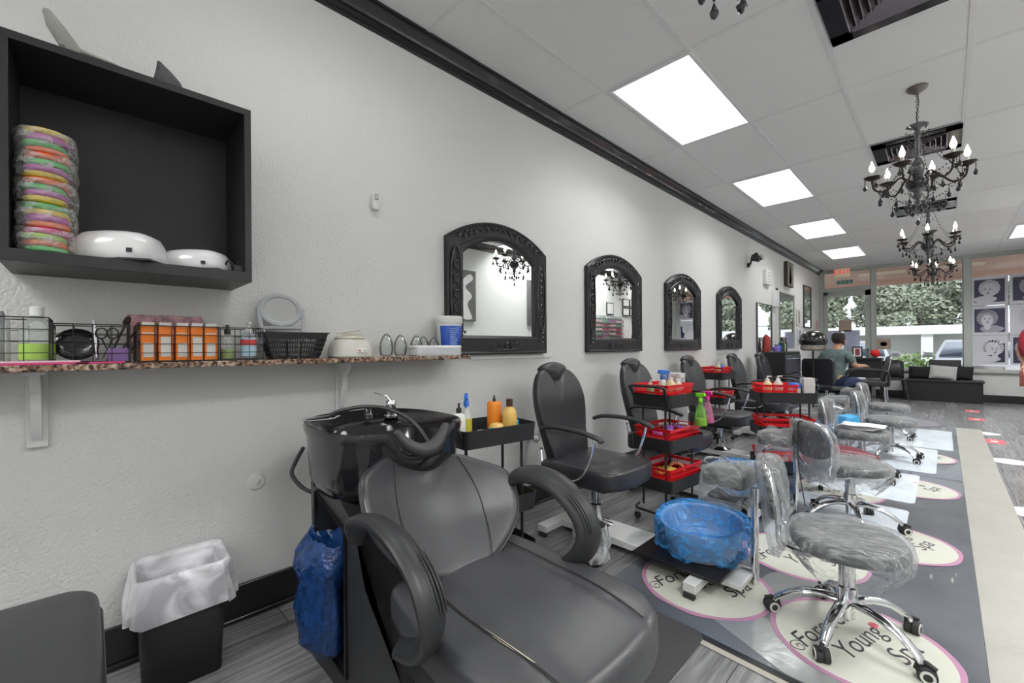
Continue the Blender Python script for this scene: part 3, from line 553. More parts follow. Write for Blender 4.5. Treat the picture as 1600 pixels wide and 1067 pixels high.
for k in range(5): B().box((.062,0,-.08+.04*k),(.004,.2,.012)).obj('grille_slot',mat('slot_grey',(.45,.45,.45),.5),t)
t=thing('framed_picture','small dark canvas of a pale figure high near the far corner','picture',(0,9.70,2.54)); B().box((.03,0,0),(.06,.46,.47)).obj('canvas_edge',mat('dark_canvas',(.05,.045,.04),.6),t); B().box((.0615,0,0),(.003,.44,.45)).obj('painting',mat('sepia_painting',(.22,.20,.16),.6,noise_=(5,.6)),t)
B().loft([[(.064,.09*s_*math.cos(a)-.02,z+.04*math.sin(a)) for a in [2*PI*q/10 for q in range(10)]] for s_,z in ((1,-.15),(.5,.05),(.3,.15))]).obj('pale_figure',mat('pale_paint',(.45,.42,.36),.6),t)
def wall_mirror(y0,y1,z0,z1,label,fm,fwid=.02):
    t=thing('wall_mirror',label,'mirror',(0,y0,z0)); b=B(); W_,H_=y1-y0,z1-z0
    b.bx(0,.03,0,fwid,0,H_); b.bx(0,.03,W_-fwid,W_,0,H_); b.bx(0,.03,0,W_,0,fwid); b.bx(0,.03,0,W_,H_-fwid,H_); b.obj('frame',fm,t,bevel=.003)
    B().bx(.004,.016,fwid,W_-fwid,fwid,H_-fwid).obj('mirror_glass',MIRR,t); return t
wall_mirror(7.72,8.55,1.07,1.87,'plain frameless-looking mirror nearest the black station cabinet',mat('thin_grey_edge',(.12,.12,.13),.4),.008)
wall_mirror(8.90,10.2,1.05,2.21,'large white-framed mirror above the station counter',WHP,.05)
wall_mirror(11.02,11.72,1.55,2.48,'tall dark-framed mirror near the front door corner',mat('dark_wood_edge',(.06,.05,.05),.4),.025)
t=thing('white_box_cabinet','small white box unit on the wall left of the white-framed mirror','wall unit',(0,8.62,1.85)); B().bx(0,.07,0,.22,0,.30).obj('case',WHP,t,bevel=.006); B().bx(.071,.076,.02,.20,.02,.28).obj('front_panel',mat('cool_white',(.68,.70,.74),.3),t)
for y,z,l,c in ((10.55,1.75,'pale framed notice on wall, right of the white-framed mirror',(.6,.58,.5)),(10.60,1.35,'lower white notice on the wall near the hood dryer',(.62,.62,.66)),(12.3,1.60,'cream and pink notice next to the front door',(.62,.56,.45))):
    t=thing('wall_notice',l,'notice',(0,y,z)); B().box((.008,0,0),(.016,.30,.34)).obj('board',mat('notice_%d'%int(y*10+z*10),c,.6),t,bevel=.002); B().box((.0175,.05,0),(.002,.12,.26)).obj('printed_block',mat('notice_ink%d'%int(y*10),(.62,.28,.30) if y>12 else (.25,.25,.3),.6),t)
# ================= things on the right wall, seen in the mirrors
def board(y,z,w_,h_,label,col,fig=None,cat='picture'):
    t=thing('canvas_print' if cat=='picture' else 'wall_certificate',label,cat,(XR,y,z)); B().box((-.022,0,0),(.036,w_,h_)).obj('board',mat('board_%s'%int(y*100),col,.5,noise_=(3,.3)),t,bevel=.002)
    if fig:
        b=B(); L_=[(cy_-rw,zz) for cy_,rw,zz in fig]+[(cy_+rw,zz) for cy_,rw,zz in reversed(fig)]; o=[]
        m=len(L_)
        for i in range(m):
            p0,p1,p2,p3=[Vector((*L_[(i+q)%m],0)) for q in (-1,0,1,2)]
            for q in range(5):
                u=q/5; v_=.5*((2*p1)+(p2-p0)*u+(2*p0-5*p1+4*p2-p3)*u*u+(3*p1-p0-3*p2+p3)*u**3); o.append((v_.x,v_.y))
        b.loft([[(x_,y_,z_) for y_,z_ in o] for x_ in (-.0405,-.0435)]); b.obj('painted_figure',mat('print_white',(.62,.62,.62),.5,noise_=(9,.2)),t)
    return t
board(4.45,2.05,.62,.86,'grey canvas with a pale standing figure, reflected in the first mirror',(.12,.12,.12),((.12,.10,-.38),(.05,.07,-.15),(.10,.12,0),(.0,.08,.15),(.14,.10,.28),(.18,.03,.36)))
board(6.33,2.04,.5,.88,'dark grey canvas reflected at the right side of the first mirror',(.10,.10,.10),((0,.09,-.2),(.05,.12,0),(0,.07,.2),(.0,.02,.3)))
for i,(y,z,w_,h_) in enumerate(((9.02,2.09,.30,.29),(9.75,2.28,.3,.2),(9.75,2.05,.3,.2),(10.1,2.28,.3,.2),(10.1,2.05,.3,.2))):
    t=thing('framed_certificate','white certificate in thin dark frame, %s of those over the polish rack'%['leftmost','upper middle','lower middle','upper right','lower right'][i],'certificate',(XR,y,z)); B().box((-.012,0,0),(.024,w_,h_)).obj('frame',BMET,t); B().box((-.0245,0,0),(.003,w_-.04,h_-.04)).obj('paper',WHP,t)
t=thing('polish_rack','wide tiered rack of nail polish, seen reflected in the second mirror','polish rack',(XR,8.95,1.25)); b=B(); b.bx(-.02,0,-.62,.62,0,.66)
for k in range(7): b.bx(-.09,-.02,-.62,.62,.1*k,.1*k+.008)
b.obj('rack_shelves',CLR,t)
ORD='first second third fourth fifth sixth seventh eighth ninth tenth eleventh twelfth thirteenth fourteenth fifteenth sixteenth seventeenth'.split()
pc=[(.5,.05,.12),(.6,.25,.3),(.35,.02,.05),(.65,.4,.4),(.15,.35,.2),(.4,.1,.3),(.7,.5,.5)]
for k in range(6):
    for q in range(17):
        y=8.95-.59+.0735*q; ccol=pc[(k*2+q//4)%7]
        if k==0 and q==0:
            master=thing('polish_bottle','','nail polish',(0,0,0)); bb=B().lathe([(.014,0),(.016,.003),(.016,.035),(.006,.042)],n=8).obj('bottle',mat('polish0',pc[0],.2),master); B().cyl((0,0,.04),(0,0,.075),.007,n=8).obj('cap',PLAS,master); M0=master
        else: master=dup(M0,(0,0,0))
        master.location=(XR-.06,y,1.25+.1*k+.009); master['group']='nail polish bottles on the rack'; master['label']="%s polish bottle, %s from left on the rack's %s tier"%(['crimson','rose pink','dark red','pale pink','green','purple','beige'][pc.index(ccol)],ORD[q],['bottom','second','third','fourth','fifth','top'][k])
        for chd in master.children:
            if chd.name.startswith('bottle'):
                if (k,q)!=(0,0):
                    chd.data=chd.data.copy(); chd.data.materials[0]=mat('polish%d'%pc.index(ccol),ccol,.2)
# ================= shampoo backwash unit (foreground)
CY=.825
t=thing('shampoo_station','black backwash shampoo chair with tilting basin, nearest the camera','shampoo chair',(0,CY,0)); SH=t
# pedestal body with open cubby on the left side
def hullprof(z):  # x range of the body side at height z
    return None
b=B(); Yh=.225
side=[(.46,.0),(.46,.45),(.45,.68),(.66,.68),(.82,.60),(.90,.42),(1.12,.24),(1.16,.0)]
cub=[(.52,.13),(.52,.625),(.76,.56),(.76,.09)]
b.loft([[(x,Yh,z) for x,z in side],[(x,-Yh+.26,z) for x,z in side]],True)
b.loft([[(x,-Yh+.26,z) for x,z in side],[(x,-Yh+.255,z) for x,z in side]],True)
# left half is a shell round the cubby
k=len(b.v)
b.v+= [V(x,-Yh,z) for x,z in side]+[V(x,-Yh,z) for x,z in cub]+[V(x,-Yh+.26,z) for x,z in side]+[V(x,-Yh+.20,z) for x,z in cub]
S=lambda i:k+i; C_=lambda i:k+8+i; S2=lambda i:k+12+i; C2=lambda i:k+20+i
b.f+= [(S(0),S(1),C_(1),C_(0)),(S(1),S(2),S(3),C_(1)),(C_(1),S(3),S(4),C_(2)),(C_(2),S(4),S(5),S(6)),(C_(2),S(6),S(7),C_(3)),(C_(3),S(7),S(0),C_(0))]
b.f+= [(C_(i),C_((i+1)%4),C2((i+1)%4),C2(i)) for i in range(4)]+[(C2(0),C2(1),C2(2),C2(3))]
b.f+= [(S(i),S2(i),S2((i+1)%8),S((i+1)%8)) for i in range(8)]
b.obj('pedestal',PLAS,t,ang=35)
B().tube([(x,-Yh-.004,z) for x,z in ((.513,.123),(.513,.635),(.768,.566),(.768,.083))],.008,6,loop=True).obj('cubby_frame',GLOSSB,t)
# basin: outer shell, inner bowl, neck recess
def rim(a):   # outline of the rim, centre x .60
    x=.575+.305*math.copysign(abs(math.cos(a))**.66,math.cos(a)); y=.265*math.copysign(abs(math.sin(a))**.66,math.sin(a))
    if math.cos(a)<0: y*=1-.16*(-math.cos(a))
    return x,y
N=72
def rz(a,x,y):  # rim height: raised back corners, neck dip at the front
    z=.885
    if math.cos(a)>0: z-=.085*math.exp(-(y/.105)**6)*min(1,max(0,(x-.74)/.08))
    return z
A=[2*PI*q/N for q in range(N)]
def ring(kx,ky,dz,fx=0,follow=1,zb=.885):
    o=[]
    for a in A:
        x,y=rim(a); z=rz(a,x,y)
        o.append((.585+(x-.585)*kx+fx,y*ky,(z if follow==1 else zb+(z-.885)*follow)+dz))
    return o
b=B()
rings=[ring(.60,.70,-.26,-.01,0),ring(.80,.90,-.235,-.01,.1),ring(.90,.95,-.19,0,.2),ring(.935,.965,-.10,0,.6),ring(.95,.975,-.05,0,1),ring(.955,.975,-.03,0,1),ring(1.0,1.0,-.034,0,1),ring(1.012,1.012,-.012,0,1),ring(1.0,1.0,0,0,1),ring(.965,.965,-.002,0,1)]
inner=[ring(.93,.93,-.012,0,1)]
for kx,ky,dz,fx,fo in ((.80,.86,-.03,.045,.9),(.72,.80,-.06,.07,.6),(.66,.74,-.13,.075,.3),(.50,.60,-.185,.08,0),(.15,.2,-.20,.08,0)): inner.append(ring(kx,ky,dz,fx,fo))
b.loft(rings+inner,True); b.obj('basin',GLOSSB,t,ang=50)
# neck rest
b=B(); path=[(.875+.022*math.cos(y/.10*PI/2),y-.0,.893-.078*math.cos(y/.101*PI/2)**.7) for y in [-.10+.20*q/14 for q in range(15)]]
b.tube(path,[.008+.022*math.sin(PI*min(1,max(0,(q+1)/16)))**.7 for q in range(15)],12,flat=(1.0,.8)); b.obj('neck_rest',mat('soft_grey_rubber',(.045,.045,.047),.5,bump=(300,.1)),t)
fa=B().lathe([(.03,0),(.03,.008),(.022,.014),(.022,.05),(.024,.06),(.02,.072),(.008,.08)],(.42,.13,.86),18); fa.tube(arcp([(.42,.13,.905),(.46,.115,.912),(.50,.10,.905)]),.012,8); fa.tube([(.42,.13,.93),(.41,.115,.955),(.40,.06,.972)],[.010,.007,.004],8,flat=(1.6,.6)); fa.obj('faucet',CHR,t)
B().lathe([(.016,0),(.018,.02),(.012,.024),(.014,.045),(.020,.048),(.020,.056),(.002,.058)],(.40,.035,.86),16).obj('vacuum_breaker',CHR,t)
hp=arcp([(.41,.02,.865),(.40,-.02,.865)]); 
B().tube(arcp([(.46,-.155,.905),(.50,-.12,.925),(.56,-.06,.938),(.63,.0,.93),(.72,.05,.89),(.80,.07,.82),(.83,.072,.76)],7),.0078,8).obj('spray_hose',PLAS,t)
b=B(); b.loft([[(x+.018*k*math.cos(a),y+.018*k*math.sin(a)*.9,.896+dz) for a in [2*PI*q/12 for q in range(12)]] for x,y,k,dz in ((.47,-.15,.6,.008),(.45,-.17,.7,.006),(.42,-.195,1.5,0),(.395,-.215,1.5,-.004),(.385,-.222,.9,-.006))]); b.obj('spray_head',CHR,t)
B().tube([(.40,-.235,.888),(.47,-.235,.892),(.50,-.18,.896),(.47,-.12,.898),(.40,-.14,.892),(.38,-.2,.888)],.004,6,loop=True).obj('spray_holder',CHR,t)
B().tube(arcp([(.30,-.20,.76),(.28,-.225,.70),(.30,-.245,.66),(.37,-.23,.62),(.42,-.20,.60)]),.008,8).obj('drain_hose',RUB,t)
# backrest: wide wing shape, concave, leaning back
bk=[(-.31,.02),(-.285,-.07),(-.20,-.155),(-.08,-.205),(.08,-.205),(.20,-.155),(.285,-.07),(.31,.02),(.295,.10),(.215,.165),(.155,.20),(.115,.20),(.075,.178),(.0,.155),(-.075,.178),(-.115,.20),(-.155,.20),(-.215,.165),(-.295,.10)]
def clo(P,n=5):
    o=[];m=len(P)
    for i in range(m):
        a,b_,c,d=[Vector((*P[(i+k-1)%m],0)) for k in range(4)]
        for k in range(n):
            u=k/n; q=.5*((2*b_)+(c-a)*u+(2*a-5*b_+4*c-d)*u*u+(3*b_-a-3*c+d)*u**3); o.append((q.x,q.y))
    return o
bo=clo(bk,4)
AL=R(38); MB=TR(.955,.005,.612,0,0,.10)@Matrix(((0,-math.sin(AL),math.cos(AL),0),(1,0,0,0),(0,math.cos(AL),math.sin(AL),0),(0,0,0,1)))@Matrix.Rotation(-.20,4,'Z')
def curve_back(p): 
    return (p[0]*.97,p[1]*1.03,p[2]+1.15*p[0]*p[0]+.26*max(0,-p[1]-.03)**1.1)
b=B(); b.pad(bo,-.055,.0,.026,.010,inner=6); b.bend(curve_back); b.v=[MB@p for p in b.v]; b.obj('backrest',LEA2,t,sub=1,ang=180); BKO=bo
for s in (-1,1):
    pts=[MB@Vector(curve_back((s*x,y,.0075))) for x,y in [(.155+.0*u,.0) for u in (0,)] ]
    seam=[]
    for q in range(15):
        u=q/14; y=.19-.385*u; x=.135+.05*math.sin(PI*u*.9)+(.0 if s<0 else 0)-.03*u; seam.append(MB@Vector(curve_back((s*x,y,.0085-.004*abs(2*u-1)**6))))
    B().tube(seam,.0016,5).obj('seam',STITCH,t)
pipe=[MB@Vector(curve_back(((x*.985),(y*.985),-.012))) for x,y in bo]; B().tube(pipe,.004,6,loop=True).obj('piping',LEA,t)
# seat
so_=clo([(-.26,-.22),(-.20,-.262),(.0,-.285),(.20,-.29),(.30,-.27),(.355,-.20),(.375,-.08),(.375,.08),(.355,.20),(.30,.27),(.20,.29),(.0,.285),(-.20,.262),(-.26,.22),(-.27,0)],4)
MS=TR(1.265,.045,.0)
b=B(); b.pad(so_,.34,.465,.036,.018,inner=7); b.bend(lambda p:(p[0],p[1],p[2]+(.02*max(0,-p[0])/.26 if 1 else 0)-.018*(max(0,p[0]-.1)/.27)**2-(.010*math.exp(-((abs(p[1])-.165)/.016)**2) if p[2]>.44 else 0))); b.v=[MS@p for p in b.v]; b.obj('seat',LEA2,t,sub=1,ang=180)
for s in (-1,1):
    seam=[MS@Vector((-.24+.57*q/16,s*(.165+.02*math.sin(PI*q/16)),.4745+.018*0+.02*max(0,.24-.57*q/16)/.26-.018*(max(0,-.24+.57*q/16-.1)/.27)**2-.010*(q/16)**6-.006*(1-q/16)**6)) for q in range(17)]
    B().tube(seam,.0022,5).obj('seam',STITCH,t)
B().tube([(1.335+.02*q,-.138+.0005*q*q*.3,.4745-.018*max(0,(.07+.02*q-.1)/.27)**2-.0004*q*.6) for q in range(10)],[.001+.003*math.sin(PI*q/9) for q in range(10)],5,flat=(1,.35)).obj('torn_seam_foam',mat('exposed_foam',(.42,.38,.30),.8),t)
B().bx(1.05,1.50,-.20,.20,.24,.345).obj('seat_base',PLAS,t,bevel=.02)
B().bx(.98,1.12,-.19,.19,.05,.40).obj('front_column',PLAS,t,bevel=.02)
# arms
for s,nm in ((-1,'armrest'),(1,'armrest')):
    y=s*.305+.025
    pth=arcp([(.955,y*.97,.60),(.975,y,.65),(1.03,y,.685),(1.11,y*1.01,.70),(1.21,y*1.01,.685),(1.30,y,.63),(1.34,y*.99,.56),(1.32,y*.95,.49),(1.24,y*.90,.42),(1.12,y*.82,.36)],6)
    m=len(pth); rr=[.022+.024*min(1,q/8) if q<m*.66 else .046-.014*(q-m*.66)/(m*.34) for q in range(m)]
    a=B().tube(pth,rr,14,flat=(1.0,.5)).obj(nm,PLAS,t)
    for d_ in (-.030,-.020,-.010,0,.010,.020,.030):
        rb=[]
        for q in range(int(m*.50),int(m*.68)):
            tv=(pth[q+1]-pth[q-1]).normalized(); nrm=Vector((0,1,0)).cross(tv); nrm=-nrm if nrm.x+nrm.z<0 else nrm
            rb.append(pth[q]+nrm*(.0225*math.sqrt(max(0,1-(d_/.046)**2)))+Vector((0,d_,0)))
        B().tube(rb,[.0012]+[.003]*(len(rb)-2)+[.0012],6).obj('grip_rib',PLAS,a)
# blue bag stuffed in the cubby
b=B(); b.loft([[(.62+kx*.135*math.cos(a),CY-Yh-.0-oy+ky*.055*math.sin(a),z) for a in [2*PI*q/48 for q in range(48)]] for z,kx,ky,oy in ((.125,.3,.3,.0),(.13,.7,.8,.015),(.18,.95,1.2,.03),(.27,.98,1.2,.03),(.36,.90,1.1,.025),(.42,1.0,1.25,.03),(.46,1.12,1.3,.02),(.50,.9,1.0,.0),(.46,.6,.6,-.01))]); b.jit(.020,16,3); b.jit(.010,38,9); b.jit(.005,90,2)
tag(b.obj('blue_trash_bag',mat('blue_bag_plastic',(.004,.018,.085),.16,noise_=(38,.8,(.015,.075,.27)),bump=(45,.9)),ang=70),'blue crinkled plastic bag stuffed in the cubby of the shampoo station','plastic bag')
# ================= rubber mat, waste bin, black seat corner
tag(B().prism(rrect(.42,.9,.05,4,1.27,1.31),0,.008).obj('rubber_mat',mat('speckled_grey_mat',(.055,.055,.058),.9,noise_=(260,.55),bump=(220,.5)),bevel=.003),'dark speckled anti-fatigue mat under the shampoo seat','mat')
t=thing('waste_bin','slim black waste bin with white liner against the left wall','waste bin',(.19,.235,0),R(-3))
b=B(); b.loft([[(x*k,y*k,z) for x,y in rrect(.22,.25,.025,4)] for k,z in ((.88,0),(1.0,.385))],cap=False); b.loft([[(x*k,y*k,z) for x,y in rrect(.22,.25,.025,4)] for k,z in ((.88,0.002),(.3,.003))]); b.obj('bin_body',PLAS,t,solid=.004)
b=B(); out=rrect(.228,.26,.03,8); n_=len(out)
def bagr(k,z,w_): return [(x*k*(1+w_*math.sin(i*1.3)),y*k*(1+w_*math.cos(i*1.7)),z+ (.012*math.sin(i*.55+k*3) if w_>.02 else 0)) for i,(x,y) in enumerate(out)]
b.loft([bagr(.80,.24,.004),bagr(.90,.38,.003),bagr(1.0,.402,.006),bagr(1.07,.395,.01),bagr(1.12,.35,.025),bagr(1.20,.30,.04),bagr(1.20,.265,.06)],cap=False); b.jit(.004,14,4); b.obj('bin_liner',BAGW,t,ang=180)
t=thing('upholstered_bench','rounded black upholstered seat cut off by the bottom left corner','seat',(.74,-.30,0))
b=B(); b.pad(rrect(.66,.64,.07,6),.33,.50,.05,.012); b.obj('cushion',mat('smooth_black_vinyl',(.035,.037,.037),.42,noise_=(4,.2)),t,sub=1,ang=180); B().prism(rrect(.60,.58,.05,5),.04,.34).obj('seat_box',PLAS,t,bevel=.01)
B().tube([(x*1.002,y*1.002,.43) for x,y in rrect(.66,.64,.07,6)],.004,6,loop=True).obj('piping',PLAS,t)
# ================= styling (pedicure) chairs
def rail_path(): return None
def styling_chair(x,y,label,master=None,rz=0):
    if master: return dup(master,(x,y,0),rz,label,'black salon chairs along the left wall')
    t=thing('salon_chair',label,'salon chair',(x,y,0),rz,'black salon chairs along the left wall')
    b=B(); Y0,Y1=-.10,.115
    b.bx(-.20,.62,Y0,Y1,.035,.075); b.bx(.62,.86,Y0,Y1,.035,.06); b.bx(-.26,-.19,-.25,.25,.03,.072); b.bx(.66,.72,-.27,.22,.03,.075); b.obj('base_frame',WHM,t,bevel=.004)
    b=B(); 
    for px,py in ((-.225,-.24),(-.225,.24),(.69,-.265),(.69,.215)): b.box((px,py,.016),(.05,.03,.03))
    b.obj('rubber_foot',RUB,t,bevel=.003)
    b=B().lathe([(.10,.075),(.10,.085),(.055,.10),(.04,.11),(.04,.20),(.026,.205),(.026,.32)],(.0,0,0),24); b.obj('hydraulic_pump',CHR,t)
    b=B().box((.0,0,.335),(.30,.26,.03)); b.tube([(0,-.13,.335),(.02,-.24,.33),(.03,-.30,.36)],.007,7); b.obj('seat_mount',BMET,t,bevel=.003)
    so=clo([(-.25,-.23),(-.1,-.25),(.1,-.255),(.22,-.245),(.275,-.19),(.30,-.08),(.30,.08),(.275,.19),(.22,.245),(.1,.255),(-.1,.25),(-.25,.23)],4)
    b=B(); b.pad(so,.36,.475,.03,.022,inner=6); b.bend(lambda p:(p[0],p[1],p[2]-(.03 if p[2]<.42 else 0)*max(0,(-p[0])/.25)+.008*max(0,p[0]/.3)**2-(.007*math.exp(-((math.hypot(p[0]/1.15,p[1])-.185)/.014)**2) if p[2]>.465 and p[0]>-.2 else 0))); b.obj('seat',LEA,t,sub=1,ang=180)
    # back: tall oval, deep notch for the head roll
    ob=clo([(-.15,-.28),(-.18,-.20),(-.205,-.08),(-.235,.05),(-.245,.16),(-.225,.26),(-.175,.335),(-.11,.37),(-.075,.355),(-.04,.315),(0,.30),(.04,.315),(.075,.355),(.11,.37),(.175,.335),(.225,.26),(.245,.16),(.235,.05),(.205,-.08),(.18,-.20),(.15,-.28),(0,-.30)],3)
    al=R(11); MK=TR(-.245,0,.66)@Matrix(((0,-math.sin(al),math.cos(al),0),(1,0,0,0),(0,math.cos(al),math.sin(al),0),(0,0,0,1)))
    fb=lambda p:(p[0],p[1],p[2]+.5*p[0]*p[0]+.02*math.exp(-((p[1]+.16)/.09)**2)*(1 if p[2]>-.02 else 0))
    b=B(); b.pad(ob,-.06,.0,.022,.018,inner=6); b.bend(fb); b.v=[MK@p for p in b.v]; b.obj('backrest',LEA,t,sub=1,ang=180)
    B().tube([MK@Vector(fb((u*.205,-.035-.045*math.cos(u*PI/2)+.02,.022-.016*abs(u)**5))) for u in [-1+2*q/16 for q in range(17)]],.002,5).obj('seam',STITCH,t)
    b=B(); b.pad(clo([(-.125,.375),(-.085,.335),(-.035,.29),(0,.282),(.035,.29),(.085,.335),(.125,.375),(.075,.405),(0,.418),(-.075,.405)],4),-.075,.012,.03,.012,inner=5); b.v=[MK@p for p in b.v]; b.obj('headrest',GLOSSB if 0 else LEA,t,sub=1,ang=180)
    for s in (-1,1):
        y_=s*.285
        a=B().tube(arcp([(-.20,y_*.93,.668),(-.14,y_,.69),(-.02,y_*1.02,.697),(.12,y_*1.02,.69),(.215,y_,.668),(.235,y_,.652)],5),[.013]+[.019]*24+[.014],10,flat=(1.25,.7)).obj('armrest',PLAS,t)
        B().tube(arcp([(.19,y_,.655),(.17,y_,.58),(.13,y_,.48),(.07,y_*.98,.42),(-.02,y_*.92,.395),(-.15,y_*.9,.39)],5),.014,8,flat=(1,.5)).obj('arm_support',CHR,a)
    B().tube([(-.27,-.20,.52),(-.22,-.24,.36)],.006,6).obj('recline_lever',CHR,t); b=B().ball((-.274,-.198,.53),.013,8).obj('lever_knob',CHR,t)
    # foot platform and foot rest post
    B().bx(.36,.80,-.20,.20,.078,.092).obj('tub_plate',mat('black_sheet_plate',(.012,.012,.013),.22),t,bevel=.003)
    b=B().cyl((.865,.085,.0),(.865,.085,.47),.017,n=14); b.obj('footrest_post',CHR,t); B().bx(.80,.865,.07,.10,.04,.06).obj('post_bracket',WHM,t)
    f=B(); f.pad(rrect(.20,.27,.03,4),.475,.545,.018,.012,M=TR(.76,.085,0,0,R(0),R(0))); fo=f.obj('footrest_pad',LEA,t,sub=1,ang=180)
    f=B(); f.loft([[(.76+px*k,.085+py*k,z+.010*math.sin(i*.9+z*60)) for i,(px,py) in enumerate(rrect(.20,.27,.03,8))] for k,z in ((.9,.42),(1.16,.40),(1.13,.46),(1.09,.52),(1.03,.562),(.7,.572),(.2,.575))],cap=False); f.jit(.008,20,2); f.obj('footrest_cover',WRAP,t,ang=180)
    return t
c1=styling_chair(.635,2.225,'black padded salon chair nearest the shampoo station')
for x,y,l in ((.57,3.37,'black salon chair directly behind the first red-basket trolley'),(.49,4.73,'third black salon chair, with a red basket trolley behind its arm'),(.50,6.12,'fourth black salon chair, left of the trolley with the green carton'),(.50,7.32,'farthest black salon chair, in front of the black station cabinet')): styling_chair(x,y,l,c1)
# ---- basins in blue liners on the platforms
TUBM=mat('white_tub_plastic',(.62,.66,.72),.35)
def foot_tub(x,y,label,blab,first=None,z0=.094):
    t=thing('foot_tub',label,'foot tub',(x,y,z0),R(15)); out=sup(.20,.235,2.3,40)
    b=B(); b.loft([[(px*k,py*k,z) for px,py in out] for k,z in ((.80,0),(.86,.02),(.95,.13),(1.02,.15),(1.02,.156),(.94,.150),(.82,.03),(.3,.022))]); b.obj('tub_body',TUBM,t)
    t2=thing('blue_liner',blab,'tub liner',(x,y,z0),R(15)); out=sup(.205,.24,2.3,120)
    rs=[(.3,.045,0),(.70,.045,.0),(.86,.14,.003),(.98,.168,.004),(1.08,.172,.008),(1.14,.14,.014),(1.13,.10,.025),(1.06,.075,.03),(1.12,.05,.05),(1.07,.03,.05)]
    b=B(); b.loft([[(px*(k+wv*math.sin(i*.9+z*50)),py*(k+wv*math.cos(i*1.1-z*40)),z+wv*.25*math.sin(i*.35)) for i,(px,py) in enumerate(out)] for k,z,wv in rs],cap=False); b.jit(.005,13,7); b.obj('liner_film',BAGB,t2,ang=180)
    return t
foot_tub(1.245,2.31,'white oval foot tub nearest the camera on the black plate','bright blue film liner gathered round the nearest foot tub')
foot_tub(1.10,3.47,'white foot tub on the second platform, behind the nearest foot rest','blue film liner over the second foot tub')
foot_tub(1.08,4.83,'third foot tub, half hidden by the trolley','blue film liner of the third foot tub')
foot_tub(1.10,6.2,'fourth foot tub, seen between the wrapped stools','blue film liner of the fourth foot tub, behind the wrapped stool with papers')
# ---- small bins with bags beside bases
def bag_bin(x,y,r,h,label):
    t=thing('waste_bin',label,'waste bin',(x,y,0)); B().loft([[(r*k*math.cos(a),r*k*math.sin(a),z) for a in [2*PI*q/24 for q in range(24)]] for k,z in ((.78,0),(1,h))]).obj('bin_body',PLAS,t)
    b=B(); b.loft([[(r*(k+wv*math.sin(5*a+z*30))*math.cos(a),r*(k+wv*math.cos(7*a))*math.sin(a),z+wv*.2*math.sin(3*a)) for a in [2*PI*q/60 for q in range(60)]] for k,z,wv in ((.6,h*.5,0),(.93,h-.01,0),(1.03,h+.012,.01),(1.1,h-.01,.03),(1.17,h-.06,.08),(1.25,h-.11,.12),(1.2,h-.15,.14))],cap=False); b.jit(.010,18,5); b.obj('bin_liner',BAGC,t,ang=180)
bag_bin(.80,1.93,.085,.20,'small black bin with clear bag, beside the nearest chair base'); bag_bin(.83,3.78,.13,.19,'low bin with clear bag between second and third chairs')
# ================= trolleys
def trolley(x,y,rz,label,zs=(.215,.475,.765),tl=.43,tw=.31,handle=True,master=None):
    t=thing('utility_trolley',label,'trolley',(x,y,0),rz)
    for z in zs:
        b=B(); h=.085; o=rrect(tw,tl,.03,4); b.loft([[(px*k,py*k,zz) for px,py in o] for k,zz in ((.97,z),(1,z+h),(.985,z+h),(.955,z+.004),(.3,z+.004))]); b.obj('tray',BMET,t,ang=35)
    b=B()
    for s in (-1,1):
        yy=s*(tl/2-.05)
        b.tube(arcp([(-tw/2+.05 if 0 else -.085,yy,.09),(-.085,yy,.3),(-.085,yy,zs[2]+.02)],3),.0075,8); b.tube([(.085,yy,.09),(.085,yy,.3),(.085,yy,zs[2]+.02)],.0075,8)
    b.obj('post',BMET,t)
    for s in (-1,1): B().tube(arcp([(-.12,s*(tl/2-.05),.085),(-.085,s*(tl/2+.035),.085),(0,s*(tl/2+.04),.085),(.085,s*(tl/2+.035),.085),(.12,s*(tl/2-.05),.085)],4),.008,7).obj('foot_bar',BMET,t)
    for sx in (-1,1):
        for sy in (-1,1):
            c=B().cyl((sx*.10,sy*(tl/2+.01),.022),(sx*.10,sy*(tl/2+.01)+.022,.022),.022,n=14); c=c.obj('caster',RUB,t,bevel=.003); B().cyl((sx*.10,sy*(tl/2+.01)+.011,.03),(sx*.10,sy*(tl/2+.01)+.011,.085),.006,n=8).obj('caster_stem',CHR,c)
    if handle: B().tube(arcp([(-.12,-tl/2+.02,zs[2]+.02),(-.125,-tl/2-.02,zs[2]+.10),(-.11,-tl/2-.04,zs[2]+.135),(.11,-tl/2-.04,zs[2]+.135),(.125,-tl/2-.02,zs[2]+.10),(.12,-tl/2+.02,zs[2]+.02)],5),.009,8).obj('handle',BMET,t)
    return t
def rel(x,y,rz,dx,dy): return (x+dx*math.cos(rz)-dy*math.sin(rz),y+dx*math.sin(rz)+dy*math.cos(rz))
def rbasket(x,y,z,rz,label,w_=.275,d_=.385,h=.10): return slot_basket('red_basket',RED,w_,d_,h,(x,y,z+.042),rz,label,'basket','red slotted plastic baskets',slope=.9,n1=14,n2=20,rows=((.16,.42),(.54,.80)))
